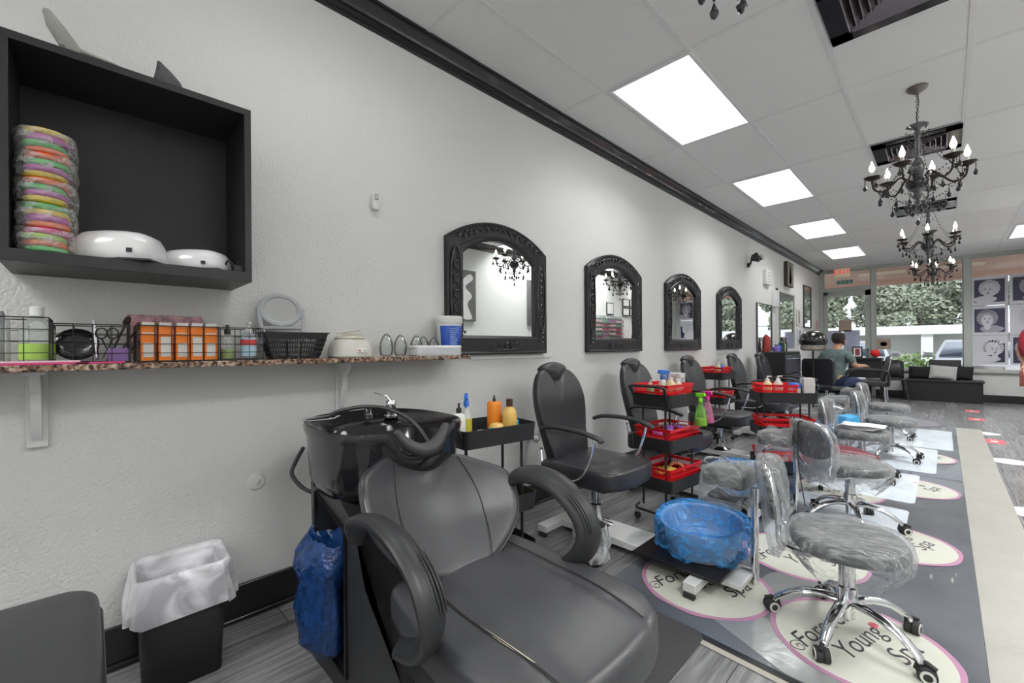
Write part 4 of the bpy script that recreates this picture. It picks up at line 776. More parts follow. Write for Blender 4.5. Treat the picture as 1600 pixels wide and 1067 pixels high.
# trolley beside the shampoo station
X1,Y1,Z1=.515,1.43,R(-8); trolley(X1,Y1,Z1,'black three-tier trolley of hair products right of the shampoo basin',zs=(.10,.35,.70))
X2,Y2,Z2=.80,2.86,R(-6); trolley(X2,Y2,Z2,'black trolley with three red baskets behind the nearest salon chair')
X3,Y3,Z3=.20,5.45,R(0); trolley(X3,Y3,Z3,'black trolley with red baskets against the wall, behind the third chair',handle=False)
X4,Y4,Z4=1.20,4.12,R(-58); trolley(X4,Y4,Z4,'black trolley with green and white carton on top, in the middle of the row',zs=(.15,.425,.70),handle=False)
def at(T,dx,dy,z): X,Y,Z=T; p=rel(X,Y,Z,dx,dy); return (p[0],p[1],z)
T1=(X1,Y1,Z1);T2=(X2,Y2,Z2);T3=(X3,Y3,Z3);T4=(X4,Y4,Z4)
YEL=mat('pale_yellow_liquid',(.66,.58,.32),.25); TEAL=mat('teal_plastic',(.02,.42,.50),.3); AMB=mat('amber_shampoo',(.66,.43,.12),.25); BLU=mat('bright_blue_plastic',(.02,.16,.62),.3)
def bottle(loc,prof,m,label,nm='bottle',extra=(),n=20,cat='bottle'): return lath(nm,prof,m,loc,label,cat,n=n,extra=extra)
zt=.705
bottle(at(T1,.02,-.165,zt),[(.030,0),(.033,.004),(.033,.13),(.028,.14),(.012,.145),(.012,.15)],WHP,'white pump bottle with black pump and red lettering','pump_bottle',extra=[('pump',[(.013,.148),(.013,.17),(.005,.172),(.005,.195)],PLAS)])
o=bpy.context.scene.objects[-1] if False else None
t=bottle(at(T1,-.02,-.10,zt),[(.026,0),(.028,.004),(.028,.11),(.014,.15),(.012,.17)],mat('pale_clear_plastic',(.62,.64,.62),.2),'clear trigger bottle with blue sprayer behind the white pump bottle','spray_bottle',extra=[('yellow_label',[(.0285,.02),(.0285,.11)],mat('yellow_label',(.6,.52,.05),.5))])
def trigger(t,z,m,rz=0,s=1):
    b=B(); M=TR(0,0,z,0,0,rz)@Matrix.Scale(s,4); b.lathe([(.014,0),(.014,.02),(.010,.03)],n=12,M=M); b.loft([[(x,yy,zz) for x,zz in ((-.035,.040),(-.03,.062),(.03,.058),(.055,.050),(.055,.040),(.01,.030))] for yy in (-.009,.009)],True,M); b.tube([(.035,0,.04),(.045,0,.02),(.038,0,-.005)],.005,6,M=M); b.obj('trigger_head',m,t,bevel=.002)
trigger(t,.17,BLU,R(-40))
bottle(at(T1,.0,.055,zt),[(.035,0),(.037,.004),(.037,.175),(.033,.182),(.008,.184)],mat('orange_shampoo',(.80,.24,.02),.3),'tall orange pump bottle on the product trolley','pump_bottle',extra=[('pump',[(.008,.182),(.008,.20),(.004,.20),(.004,.215)],PLAS)])
bottle(at(T1,.085,.09,zt),[(.034,0),(.038,.005),(.038,.125),(.030,.15),(.016,.162),(.015,.165)],AMB,'golden amber shampoo bottle with brown cap','shampoo_bottle',extra=[('cap',[(.017,.164),(.017,.20),(.015,.202)],mat('brown_cap',(.07,.03,.02),.35))])
bottle(at(T1,.06,.135,zt),[(.024,0),(.026,.004),(.026,.085),(.02,.09)],TEAL,'narrow teal bottle half hidden behind the amber bottle')
bottle(at(T1,.10,.0,zt),[(.038,0),(.043,.006),(.043,.055),(.036,.075),(.018,.085)],TEAL,'squat teal bottle lying in front of the orange bottle','conditioner_bottle',extra=[('gold_band',[(.037,.074),(.030,.088),(.010,.094)],AMB)])
t=bottle(at(T1,.11,-.085,zt),[(.030,0),(.032,.004),(.032,.045)],mat('pale_green_jar',(.45,.60,.48),.3),'small white lidded cream jar at the trolley front edge','cream_jar',extra=[('lid',[(.034,.045),(.034,.062),(.031,.065)],WHP)])
b=B(); 
for k in range(26): a=rnd.uniform(0,6.28); r=rnd.uniform(0,.1); b.tube([(r*math.cos(a)+.02*math.cos(a+q*1.3),1.3*r*math.sin(a)+.02*math.sin(a+q*1.3),.01+.022*q/5+rnd.uniform(0,.02)) for q in range(5)],.0035,4)
o=b.obj('yellow_curlers',mat('mustard_yellow',(.55,.42,.03),.5)); o.location=at(T1,.03,.06,.356); o['kind']='stuff'; tag(o,'tangle of mustard yellow perm rods in the middle tray','perm rods')
b=B().ball((0,0,.03),.03,10); b.ball((.03,.03,.05),.026,10); b.jit(.01,40,3); o=b.obj('red_sponge',mat('red_rubber',(.6,.01,.03),.5)); o.location=at(T1,.06,-.06,.356); tag(o,'crumpled red rubber piece on the product trolley','rubber sponge')
# baskets on trolley 2
rbasket(*at(T2,0,-.05,.77),Z2,'top red basket on the near trolley, full of pump bottles',w_=.26,d_=.32)
rbasket(*at(T2,0,0,.482),Z2,'middle red basket on the near trolley, holding purple pads'); rbasket(*at(T2,0,0,.222),Z2,'lowest red basket on the near trolley, holding a yellow toe pad')
rbasket(*at(T3,0,-.02,.77),Z3,'small-looking red basket on the trolley by the wall, with bottles',w_=.25,d_=.30); rbasket(*at(T3,0,0,.482),Z3,'red basket on the middle tray of the wall trolley')
rbasket(*at(T4,0,-.06,.705),Z4,'red basket on top of the middle trolley, beside the blue-lidded tub',w_=.25,d_=.27); rbasket(*at(T4,0,0,.432),Z4,'long red basket on the middle tray of the middle trolley'); rbasket(*at(T4,0,0,.157),Z4,'lowest red basket of the middle trolley, with yellow inside')
def pump(loc,label,m=YEL,s=1):
    t=lath('pump_bottle',[(.030*s,0),(.033*s,.004),(.033*s,.07*s),(.016*s,.095*s),(.014*s,.10*s)],m,loc,label,'bottle',extra=[('pump',[(.016*s,.098*s),(.016*s,.112*s),(.005*s,.114*s),(.005*s,.13*s)],WHP)]); B().box((.014*s,0,.132*s),(.035*s,.011*s,.008*s)).obj('pump_spout',WHP,t,bevel=.002)
pump(at(T2,.06,-.06,0.842),'yellow pump bottle in the top red basket of the near trolley'); pump(at(T2,.05,.05,0.837),'milky pump bottle right of the yellow one',mat('milky_plastic',(.62,.58,.52),.4),.9); pump(at(T2,-.05,-.13,0.827),'green-tinted bottle at the left of the top red basket',mat('mint_plastic',(.12,.5,.25),.3),.8)
t=lath('spray_bottle',[(.024,0),(.026,.004),(.026,.08),(.014,.10)],mat('pale_clear_plastic',(.6,.6,.6),.2),at(T2,-.05,.02,.832),'clear bottle with blue trigger in the top red basket','spray bottle'); trigger(t,.10,BLU,R(70),1.1)
t=thing('carton_box','tall white and grey carton at the back of the near trolley top','carton',at(T2,-.06,.165,.772),Z2); B().box((0,0,.10),(.16,.07,.20)).obj('box',mat('white_carton',(.55,.55,.54),.6),t,bevel=.002); B().box((.081,0,.10),(.001,.045,.14)).obj('grey_label',mat('carton_grey',(.35,.36,.36),.6),t)
def hanging_spray(loc,m,film_m,label):
    t=thing('spray_bottle',label,'spray bottle',loc,R(-30)); 
    B().lathe([(.040,-.17),(.042,-.165),(.040,-.14),(.030,-.07),(.016,-.03),(.012,-.01)],n=20).obj('bottle',film_m,t); B().lathe([(.036,-.168),(.037,-.15),(.034,-.125)],n=18).obj('liquid',mat(m.name+'_liq',tuple(c*.8 for c in m.diffuse_color[:3]) if 0 else ((.4,.5,.05) if 'green' in m.name else (.6,.15,.3)),.2),t)
    trigger(t,-.012,m,R(200)); return t
LG=mat('lime_green_plastic',(.22,.72,.03),.3); HP=mat('hot_pink_plastic',(.80,.02,.35),.3)
hanging_spray(at(T2,.185,.10,.80),LG,film('lime_clear',(.30,.70,.12),.25,.15,wr=3,bump=.05,gl=.4),'lime green trigger spray bottle hanging off the near trolley'); hanging_spray(at(T2,.165,.235,.80),HP,film('pink_clear',(.8,.3,.5),.25,.15,wr=3,bump=.05,gl=.4),'hot pink trigger spray bottle hanging beside the green one')
PUR=mat('purple_foam',(.33,.12,.50),.7)
for i in range(5):
    b=B().pad(rrect(.07,.045,.012,3),0,.02,.006,.001); o=b.obj('foam_pad',PUR if i<4 else mat('grey_clear_pad',(.5,.48,.5),.3)); dx,dy,a,tl_=((-.03,-.08,30,20),(.03,-.02,70,-25),(-.02,.04,10,30),(.05,.06,120,15),(.04,.12,40,-20))[i]
    o.location=at(T2,dx,dy,.56+.012*i); o.rotation_euler=(R(tl_),R(8),R(a)); tag(o,'%s foam pad in the middle red basket, %s'%('purple' if i<4 else 'clear grey',['leftmost','front','centre','right','far right'][i]),'foam pad','foam pads in the middle red basket')
b=B()
b.pad(rrect(.16,.05,.02,4),0,.02,.006,.001)
for k in range(4): b.pad(rrect(.022,.05,.009,3,-.055+.036*k,.04),0,.02,.005,.001)
o=b.obj('toe_separator',mat('yellow_foam',(.72,.55,.10),.7)); o.location=at(T2,.0,-.02,.295); o.rotation_euler=(R(6),0,R(60)); tag(o,'yellow foam toe separator in the lowest red basket','toe separator')
b=B().tube([(.045*math.cos(a),.045*math.sin(a),0) for a in [2*PI*q/20 for q in range(16)]],.010,7); o=b.obj('orange_loop',mat('salmon_foam',(.75,.28,.15),.7)); o.location=at(T2,.02,.08,.312); o.rotation_euler=(R(20),R(20),0); tag(o,'salmon orange foam loop beside the yellow separator','foam loop')
pump(at(T3,.03,-.05,0.842),'yellow bottle in the red basket by the wall'); pump(at(T3,.0,.05,0.842),'white pump bottle in the red basket by the wall',WHP)
t=lath('spray_bottle',[(.024,0),(.026,.004),(.026,.08),(.014,.10)],BLU,at(T3,.06,.0,.832),'blue bottle in the red basket by the wall','spray bottle'); t=thing('clear_box','clear acrylic box on the wall trolley','box',at(T3,-.02,.16,.772)); B().box((0,0,.07),(.12,.08,.14)).obj('box_wall',CLR,t)
pump(at(T4,.03,-.12,0.777),'pale yellow squeeze bottle on the middle trolley'); pump(at(T4,.0,-.03,0.777),'milky pump bottle beside the pale yellow one',mat('milky_plastic',(.6,.6,.6),.4))
t=lath('wipes_tub',[(.042,0),(.044,.004),(.044,.115)],mat('tub_white',(.55,.56,.60),.4),at(T4,.02,.085,.705),'round white wipes tub with blue lid on the middle trolley','tub',extra=[('lid',[(.046,.112),(.046,.140),(.040,.15),(.01,.152)],BLU)])
t=thing('glove_carton','white carton with green base on the middle trolley','carton',at(T4,.03,.175,.705),Z4); B().box((0,0,.118),(.085,.08,.15)).obj('box',mat('carton_pale',(.55,.52,.50),.6),t,bevel=.002); B().box((0,0,.0225),(.087,.082,.045)).obj('green_base',mat('green_print',(.01,.25,.13),.5),t,bevel=.002)
# ================= wrapped stools
def stool(x,y,rz,label,master=None,sc=None):
    if master: return dup(master,(x,y,0),rz,label,'plastic-wrapped pedicure stools',scale=sc)
    t=thing('pedicure_stool',label,'stool',(x,y,0),rz,'plastic-wrapped pedicure stools')
    b=B(); b.pad(sup(.195,.20,2.3,40),.345,.405,.024,.014); b.obj('seat',LEA,t,sub=1,ang=180)
    b=B(); o=sup(.202,.207,2.3,90)
    b.loft([[(px*(k+wv*math.sin(i*.8+z*90)),py*(k+wv*math.cos(i*1.1)),z+wv*.3*math.sin(i*.4)) for i,(px,py) in enumerate(o)] for k,z,wv in ((.02,.428,0),(.3,.428,.0),(.6,.426,.006),(.9,.419,.006),(1.0,.404,.006),(1.03,.37,.008),(1.02,.335,.012),(.93,.30,.03),(.75,.26,.04),(.62,.235,.05))],cap=False); b.jit(.005,28,3); b.obj('seat_cover',WRAP,t,ang=180)
    al=R(8); MK=TR(-.245,0,.545)@Matrix(((0,-math.sin(al),math.cos(al),0),(1,0,0,0),(0,math.cos(al),math.sin(al),0),(0,0,0,1)))
    fb=lambda p:(p[0],p[1],p[2]+1.1*p[0]*p[0])
    ob=clo([(-.15,-.08),(-.165,.02),(-.14,.085),(-.07,.105),(.07,.105),(.14,.085),(.165,.02),(.15,-.08),(.06,-.11),(-.06,-.11)],4)
    b=B(); b.pad(ob,-.045,.0,.018,.01); b.bend(fb); b.v=[MK@p for p in b.v]; b.obj('backrest',LEA,t,sub=1,ang=180)
    tb=arcp([(.16,-.03,-.10),(.175,.0,.10) ] ) if 0 else None
    pts=[(-.175,-.085,0),(-.185,.03,0),(-.15,.105,0),(-.07,.122,0),(.07,.122,0),(.15,.105,0),(.185,.03,0),(.175,-.085,0)]
    P=[MK@Vector(fb((a,b_,-.03))) for a,b_,c in pts]
    full=[Vector((-.0,-.05,.325)),Vector((-.12,-.085,.325)),Vector((-.22,-.135,.36))]+P+[Vector((-.22,.135,.36)),Vector((-.12,.085,.325)),Vector((0,.05,.325))]
    B().tube(arcp(full,5),.011,9).obj('back_frame',CHR,t)
    b=B(); o=[(x_*1.20,y_*1.22) for x_,y_ in clo(ob[::4],8)]
    b.loft([[(px*(k+wv*math.sin(i*.8+z*80)),py*(k+wv*math.cos(i*1.0))-(max(0,-py)*dr),z) for i,(px,py) in enumerate(o)] for k,z,wv,dr in ((.02,.026,0,0),(.4,.024,0,0),(.85,.016,.01,.1),(1.0,-.004,.01,.5),(1.03,-.035,.015,.9),(1.0,-.06,.02,.9),(.8,-.065,.01,.2),(.3,-.062,0,0),(.02,-.062,0,0))],cap=False); b.bend(fb); b.v=[MK@p for p in b.v]; b.jit(.008,20,6); b.obj('back_cover',WRAP,t,ang=180)
    b=B().lathe([(.05,.335),(.05,.328),(.028,.32),(.028,.20),(.036,.195),(.036,.12),(.026,.115),(.026,.07)],n=20); b.obj('gas_column',CHR,t)
    B().tube([(.02,.02,.32),(.10,.12,.31),(.16,.19,.30)],.005,6).obj('height_lever',PLAS,t)
    for k in range(5):
        l=B().tube(arcp([(.02,0,.135),(.09,0,.138),(.17,0,.118),(.235,0,.075),(.25,0,.055)],5),[.021]*5+[.019]*5+[.017]*5+[.015]*5+[.014],10,flat=(1.1,.75)).obj('leg',CHR,t); l.rotation_euler=(0,0,R(72*k+33))
        c=B().lathe([(.006,-.024),(.026,-.022),(.028,-.016),(.028,-.004),(.024,-.001),(.024,.001),(.028,.004),(.028,.016),(.026,.022),(.006,.024)],n=20,M=TR(.262,0,.028,R(90),0,R(35))).obj('caster',RUB,l)
        h=B().lathe([(.013,.0215),(.021,.0215),(.021,.026),(.013,.026)],n=18,M=TR(.262,0,.028,R(90),0,R(35)),cap=False); h.loft([[(.013*math.cos(a),.013*math.sin(a),z) for a in [2*PI*q/18 for q in range(18)]] for z in (-.0255,-.0215)],M=TR(.262,0,.028,R(90),0,R(35))) if 0 else None
        h.obj('caster_ring',mat('pale_ring',(.6,.6,.58),.4),l); h=B()
        h.lathe([(.013,-.0215),(.021,-.0215),(.021,-.026),(.013,-.026)],n=18,M=TR(.262,0,.028,R(90),0,R(35)),cap=False); h.obj('caster_ring',mat('pale_ring',(.6,.6,.58),.4),l)
        B().tube([(.232,-.005,.028),(.238,0,.058),(.262,0,.066),(.288,.005,.055)],.012,7,flat=(.7,.6)).obj('caster_hood',RUB,l)
    return t
s1=stool(1.875,2.17,R(12),'plastic-wrapped black stool nearest the camera, on the floor decal')
s2=stool(1.72,3.53,R(42),'wrapped stool turned away, black strap over its chrome back',s1)
s3=stool(1.64,4.86,R(0),'wrapped stool with a pile of white papers on its seat',s1)
s4=stool(1.76,5.85,R(0),'wrapped stool fourth in the row, in front of the grey oval rug',s1)
s5=stool(1.66,7.15,R(0),'farthest wrapped stool, nearest the window bench',s1)
b=B(); P=[(1.50,3.33,.66),(1.49,3.31,.67),(1.475,3.32,.64),(1.47,3.33,.5),(1.475,3.34,.35),(1.50,3.38,.10)]; b.tube(arcp(P,4),.006,5,flat=(1.6,.5)); tag(b.obj('black_strap',RUB),'thin black strap hanging over the back of the second stool','strap')
b=B(); b.pad(rrect(.34,.26,.05,5),0,.10,.045,.02); o=b.obj('maroon_cushion',mat('maroon_leatherette',(.13,.012,.03),.4)); o.location=(1.64,3.98,.30); o.rotation_euler=(0,R(10),R(35)); tag(o,'dark red cushion wedged behind the second stool','cushion')
t=thing('stool_for_cushion','','x') ; bpy.data.objects.remove(t)
for k in range(4):
    b=B(); b.add([(-.12+.24*i/6,-.15+.3*j/6,.004*math.sin(i*1.2+k)+.003*math.cos(j*1.5+k)) for i in range(7) for j in range(7)],[(i*7+j,i*7+j+1,(i+1)*7+j+1,(i+1)*7+j) for i in range(6) for j in range(6)])
    o=b.obj('paper_sheet',mat('paper_white',(.72,.72,.72),.7),solid=.002); o.location=(1.62+.01*k,4.86,.434+.009*k); o.rotation_euler=(0,0,R(80+rnd.uniform(-14,14))); tag(o,'white paper sheet, %s in the loose pile on the third stool'%['bottom','second from the bottom','second from the top','top'][k],'paper','paper sheets on the third stool')
b=B(); b.loft([[(x_*k,y_*k,z) for x_,y_ in rrect(.24,.15,.04,8)] for k,z in ((.5,0),(1,.01),(1.05,.07),(.9,.13),(.5,.14))]); b.jit(.02,16,2); o=b.obj('blue_packet',mat('sky_blue_plastic',(.08,.40,.75),.3,bump=(50,.5))); o.location=(1.44,5.6,.30); o.rotation_euler=(0,0,R(70)); tag(o,'bright blue folded plastic packet between wrapped stools','plastic packet')
# ================= floor coverings in the pedicure zone
SL=mat('slate_vinyl',(.075,.085,.105),.22,noise_=(2.2,.35,(.16,.17,.19)),bump=(90,.08),coat=.35)
b=B(); b.prism([(.97,1.78),(2.26,1.72),(2.26,8.2),(.97,8.2)],0,.004); tag(b.obj('floor_runner',SL,bevel=.001),'long dark slate glossy vinyl sheet under the stools','floor sheet')
b=B(); b.prism([(.94,1.745),(2.30,1.685),(2.30,1.715),(.94,1.775)],0,.007); tag(b.obj('edge_strip',mat('black_edging',(.02,.02,.022),.3),bevel=.002),'black edging strip along the near end of the vinyl sheet','edging strip')
b=B(); b.prism([(.94,1.715),(2.32,1.655),(2.32,1.683),(.94,1.743)],0,.006); tag(b.obj('threshold_strip',mat('beige_plank_strip',(.36,.34,.30),.4),bevel=.002),'beige threshold strip in front of the black edging','floor strip')
b=B(); b.bx(2.262,2.50,1.6,8.6,0,.003); tag(b.obj('tape_band',mat('clouded_tape',(.36,.355,.32),.3,noise_=(5,.16),bump=(40,.1))),'pale clouded adhesive band running along the vinyl sheet','floor tape')
SV=mat('silver_gloss_paint',(.40,.43,.43),.18,metal=.55,noise_=(3,.3,(.55,.57,.56)),bump=(30,.06))
b=B(); b.prism([(1.42,1.90),(1.75,1.745),(2.0,1.735),(1.95,2.2),(1.70,2.8),(1.52,2.45)],.004,.0055); tag(b.obj('silver_patch',SV),'silvery patch by the nearest stool, painting the gloss of the sheet','painted gloss')  # reflective gloss of the vinyl sheet put in as a silvery patch
PKR=mat('pink_ring_print',(.42,.21,.33),.4); CRW=mat('cream_decal',(.56,.57,.50),.25,noise_=(3,.06)); INK=mat('decal_ink',(.05,.04,.05),.5); HRT=mat('decal_rose',(.6,.08,.12),.5)
def decal(x,y,label,r=.262,rz=R(74),faint=False,master=None):
    t=thing('floor_decal',label,'floor decal',(x,y,.0058),rz,'round spa decals on the floor sheet')
    B().prism([(r*1.13*math.cos(a)*(1+.012*math.sin(9*a)),r*1.13*math.sin(a)*(1+.012*math.cos(7*a))) for a in [2*PI*q/72 for q in range(72)]],0,.0006).obj('pink_ring',PKR,t)
    B().prism([(r*1.05*math.cos(a),r*1.05*math.sin(a)) for a in [2*PI*q/72 for q in range(72)]],.0006,.0012).obj('cream_disc',CRW,t)
    for s,px,py in (('Forever',-.035,.115),('Young',0,.0),('Spa',.075,-.115)): text(s,.112,TR(px,py,.0013),INK,t,shear=.35,ext=.0003)
    b=B()
    for cx_,cy_,q0 in ((-.225,.10,0),): b.tube([(cx_+.035*(1-q/26)*math.cos(q*.42+q0),cy_+.035*(1-q/26)*math.sin(q*.42+q0),.0016) for q in range(24)],.0018,4)
    b.obj('script_swirl',INK,t)['kind']='stuff'
    b=B()
    for q in range(3): b.tube([((.005+.006*q)*math.cos(a)+.17,(.005+.005*q)*math.sin(a)+.02,.0016) for a in [2*PI*k/10 for k in range(10)]],.0018,4,loop=True)
    b.tube([(.15,.0,.0016),(.19,.01,.0016)],.0018,4); b.obj('rose_print',HRT,t); return t
decal(1.325,2.14,'cream spa decal with pink ring, nearest the blue-lined tub'); decal(1.915,2.13,'cream spa decal under the nearest wrapped stool'); decal(1.60,2.80,'cream spa decal just behind the nearest stool, left'); decal(1.93,3.37,'cream spa decal at the right of the second stool'); decal(1.55,4.25,'cream spa decal behind the second stool'); decal(1.95,4.75,'faint cream spa decal near the third stool casters')
decal(1.95,6.1,'farthest faint cream spa decal, in the glare')
CM=film('clear_chair_mat',(.80,.84,.88),.08,.05,wr=5,bump=.03,streak=1,gl=.8)
for i,(x0,x1,y0,y1,l) in enumerate(((1.35,1.98,2.98,4.05,'clear plastic chair mat under the second stool'),(1.35,2.0,4.25,5.2,'clear plastic chair mat under the third stool'),(1.4,2.1,5.35,6.6,'clear plastic chair mat under the fourth stool'),(1.35,2.22,6.65,8.1,'shiny clear chair mat under the farthest stool'))):
    tag(B().prism(rrect(x1-x0,y1-y0,.04,4,(x0+x1)/2,(y0+y1)/2),.0078,.0105).obj('chair_mat',CM,bevel=.001),l,'chair mat')
tag(B().prism([(1.75+.42*math.cos(a),8.75+.5*math.sin(a)) for a in [2*PI*q/48 for q in range(48)]],0,.005).obj('oval_rug',mat('grey_rug',(.13,.13,.15),.7),bevel=.002),'grey oval floor mat before the window bench','mat')
B().prism([(1.75+.35*math.cos(a),8.75+.42*math.sin(a)) for a in [2*PI*q/48 for q in range(48)]],.005,.0056).obj('rug_centre',mat('grey_rug_light',(.19,.19,.21),.6),bpy.data.objects['oval_rug'])
RT=mat('red_floor_tag',(.58,.10,.12),.5); WD=mat('white_floor_print',(.62,.62,.62),.4)
for x,y,l in ((2.57,7.68,'nearest small red floor tag on the walkway'),(2.50,9.75,'middle small red floor tag on the walkway'),(2.49,10.9,'farthest small red floor tag on the walkway')):
    t=thing('floor_tag',l,'floor tag',(x,y,0)); B().bx(-.085,.085,-.16,.16,0,.001).obj('tag_base',RT,t); B().bx(-.03,.03,-.05,.05,.001,.0016).obj('tag_print',WD,t)
for x,y,l in ((2.60,4.60,'nearest white oval floor marker on the walkway'),(2.60,6.47,'middle white oval floor marker on the walkway'),(2.51,8.3,'farthest white oval floor marker on the walkway')):
    tag(B().prism([(x+.15*math.cos(a),y+.14*math.sin(a)) for a in [2*PI*q/40 for q in range(40)]],0,.001).obj('floor_marker',WD),l,'floor marker')
# ================= back of the salon: station cabinet, dryer, desk, bench
t=thing('station_cabinet','tall black station cabinet against the wall behind the last salon chair','cabinet',(0,7.75,0)); B().bx(.005,.40,0,.98,.04,1.06).obj('cabinet_body',CAB,t,bevel=.004)
for k in range(3):
    for q in range(2): d_=B().bx(.40,.416,.02+.48*q,.48+.48*q,.10+.31*k,.39+.31*k).obj('drawer',mat('grey_drawer_front',(.10,.10,.13),.18,coat=.4),t,bevel=.003); B().tube([(.416,.15+.48*q,.33+.31*k),(.44,.16+.48*q,.33+.31*k),(.44,.34+.48*q,.33+.31*k),(.416,.35+.48*q,.33+.31*k)],.005,6).obj('drawer_handle',CHR,d_)
for y,col,h,r,l in ((8.0,(.2,.15,.5),.10,.05,'squat violet tub on the black station cabinet'),(8.18,(.05,.12,.6),.12,.03,'deep blue bottle on the black station cabinet'),(8.33,(.02,.06,.04),.20,.045,'dark green canister on the black station cabinet'),(8.47,(.5,.55,.35),.17,.03,'pale spray bottle on the black station cabinet'),(8.6,(.05,.02,.02),.20,.022,'slim dark bottle on the black station cabinet')):
    lath('bottle',[(r,0),(r,h*.75),(r*.5,h*.86),(r*.45,h)],mat('stn%d'%int(y*100),col,.3),(.22,y,1.062),l,'bottle',extra=[('cap',[(r*.5,h),(r*.5,h*1.15),(r*.3,h*1.2)],PLAS)])
b=B(); b.loft([[(.10+.05*math.cos(a)*k,7.90+.10*math.sin(a)*k,z) for a in [2*PI*q/16 for q in range(16)]] for k,z in ((.9,1.062),(1,1.12),(.8,1.30),(.3,1.34))]); b.jit(.015,20,4); tag(b.obj('red_towel',mat('red_towel',(.32,.04,.03),.9,bump=(150,.4))),'bunched dark red towel at the near end of the station cabinet','towel')
t=thing('hood_dryer','black standing hood dryer on a pole left of the seated man','hood dryer',(.62,8.55,0),R(20))
b=B(); b.lathe([(.17,1.17),(.195,1.20),(.20,1.25),(.18,1.32),(.13,1.375),(.06,1.40),(.001,1.405)],n=28,sx=1,sy=1,cap=False); b.obj('hood_shell',mat('smoked_black_shell',(.015,.015,.014),.10,coat=.5),t,solid=.006)
B().lathe([(.172,1.165),(.178,1.10),(.14,1.075),(.125,1.08)],n=28,cap=False).obj('visor',film('smoke_visor',(.35,.31,.26),.5,.1,wr=3,bump=0,gl=.4),t); B().cyl((.0,0,.10),(0,0,1.2),.014,n=10).obj('pole',BMET,t)
for k in range(5): B().tube([(0,0,.12),(.26*math.cos(R(72*k)),.26*math.sin(R(72*k)),.07),(.28*math.cos(R(72*k)),.28*math.sin(R(72*k)),.01)],.013,6).obj('leg',BMET,t)
# people ------------------------------------------------
def skin(name,pts,edges,m,parent,sub=2):
    me=bpy.data.meshes.new(name); me.from_pydata([p[:3] for p in pts],edges,[]); o=bpy.data.objects.new(name,me); COL.objects.link(o); o.parent=parent; me.materials.append(m)
    md=o.modifiers.new('skin','SKIN'); md.use_smooth_shade=True
    for i,p in enumerate(pts): r=p[3]; me.skin_vertices[0].data[i].radius=(r,r) if not isinstance(r,tuple) else r
    me.skin_vertices[0].data[0].use_root=True
    s=o.modifiers.new('sub','SUBSURF'); s.levels=sub; s.render_levels=sub; return o
class Fig:
    def __init__(s): s.p=[]; s.e=[]
    def n(s,x,y,z,r,pa=None): s.p.append((x,y,z,r)); k=len(s.p)-1; (s.e.append((pa,k)) if pa is not None else None); return k
    def chain(s,pa,pts):
        for q in pts: pa=s.n(*q,pa)
        return pa
def hand(F,wr,pos,d,up,side):
    d=Vector(d).normalized(); up=Vector(up).normalized(); s_=d.cross(up)*side; p=Vector(pos)
    palm=F.n(*(p+d*.05),.028,wr)
    for k,(l,o) in enumerate(((.065,-.027),(.078,-.009),(.072,.009),(.055,.026))):
        a=p+d*.085+s_*o; F.chain(palm,[(*a,.010),(*(a+d*l*.55-up*.01),.009),(*(a+d*l-up*.032),.007)])
    a=p+d*.03-s_*.034; F.chain(palm,[(*a,.012),(*(a+d*.035-s_*.018-up*.01),.010),(*(a+d*.06-s_*.012-up*.02),.008)])
SKINM=mat('warm_skin',(.50,.27,.18),.5,noise_=(8,.08)); SKIN2=mat('light_skin',(.62,.38,.28),.5)
def head(F,neck,hx,hy,hz,fx,fy,s=1):   # centre of the head, facing direction
    a=F.n(hx-.01*fx,hy-.01*fy,hz-.09*s,.06*s,neck); b_=F.n(hx+.012*fx,hy+.012*fy,hz-.03*s,.078*s,a); c=F.n(hx-.005*fx,hy-.005*fy,hz+.045*s,.088*s,b_); F.n(hx-.008*fx,hy-.008*fy,hz+.10*s,.055*s,c)
    F.n(hx+.088*fx*s,hy+.088*fy*s,hz-.065*s,.028*s,a); F.n(hx+.108*fx*s,hy+.108*fy*s,hz-.015*s,.013*s,b_)
    for k in (-1,1): F.n(hx-k*.088*fy*s,hy+k*.088*fx*s,hz-.01*s,.016*s,b_)
def face(t,hx,hy,hz,fx,fy):
    for k in (-1,1): B().ball((hx+.088*fx-k*.032*fy,hy+.088*fy+k*.032*fx,hz+.005),.012,8).obj('eye',mat('eye_dark',(.06,.04,.03),.2),t)
    B().tube([(hx+.094*fx-k*.026*fy,hy+.094*fy+k*.026*fx,hz-.055) for k in (-1,0,1)],.006,5).obj('mouth',mat('lip',(.45,.15,.13),.5),t)
# seated man, back to the camera, turned to the window
t=thing('person','man in a teal patterned shirt and dark jeans sitting with his back to us','person',(.78,9.25,0))
fx,fy=.35,.937
F=Fig(); pv=F.n(0,0,.52,.13); s1_=F.n(.01,.02,.68,.14,pv); s2_=F.n(.03,.05,.88,.15,s1_); s3_=F.n(.04,.07,1.02,.13,s2_); nk=F.n(.05,.09,1.10,.055,s3_); head(F,nk,.07,.13,1.255,fx,fy)
for k,(el,wr,hd) in ((-1,((-.27,.16,.80,.045),(-.08,.42,.74,.03),(.6,.75,0))),(1,((.31,.03,.80,.045),(.38,.33,.80,.03),(.3,.95,.0)))):
    sx_,sy_=(.04-k*-1*.0+k*.17*.937,.07-k*.17*.35); sh=F.n(sx_,sy_,1.0,.06,s3_); e=F.n(*el,sh); w_=F.n(*wr,e); hand(F,w_,wr[:3],hd,(0,0,1),k)
for k in (-1,1):
    hp_=F.n(k*.10,.02-k*.03,.50,.10,pv); kn=F.n(k*.12+.16,.42,.53,.07,hp_); ak=F.n(k*.12+.20,.48,.12,.042,kn); F.chain(ak,[(k*.12+.21,.50,.05,.045),(k*.12+.25,.62,.04,.04)])
skin('body',F.p,F.e,SKINM,t)
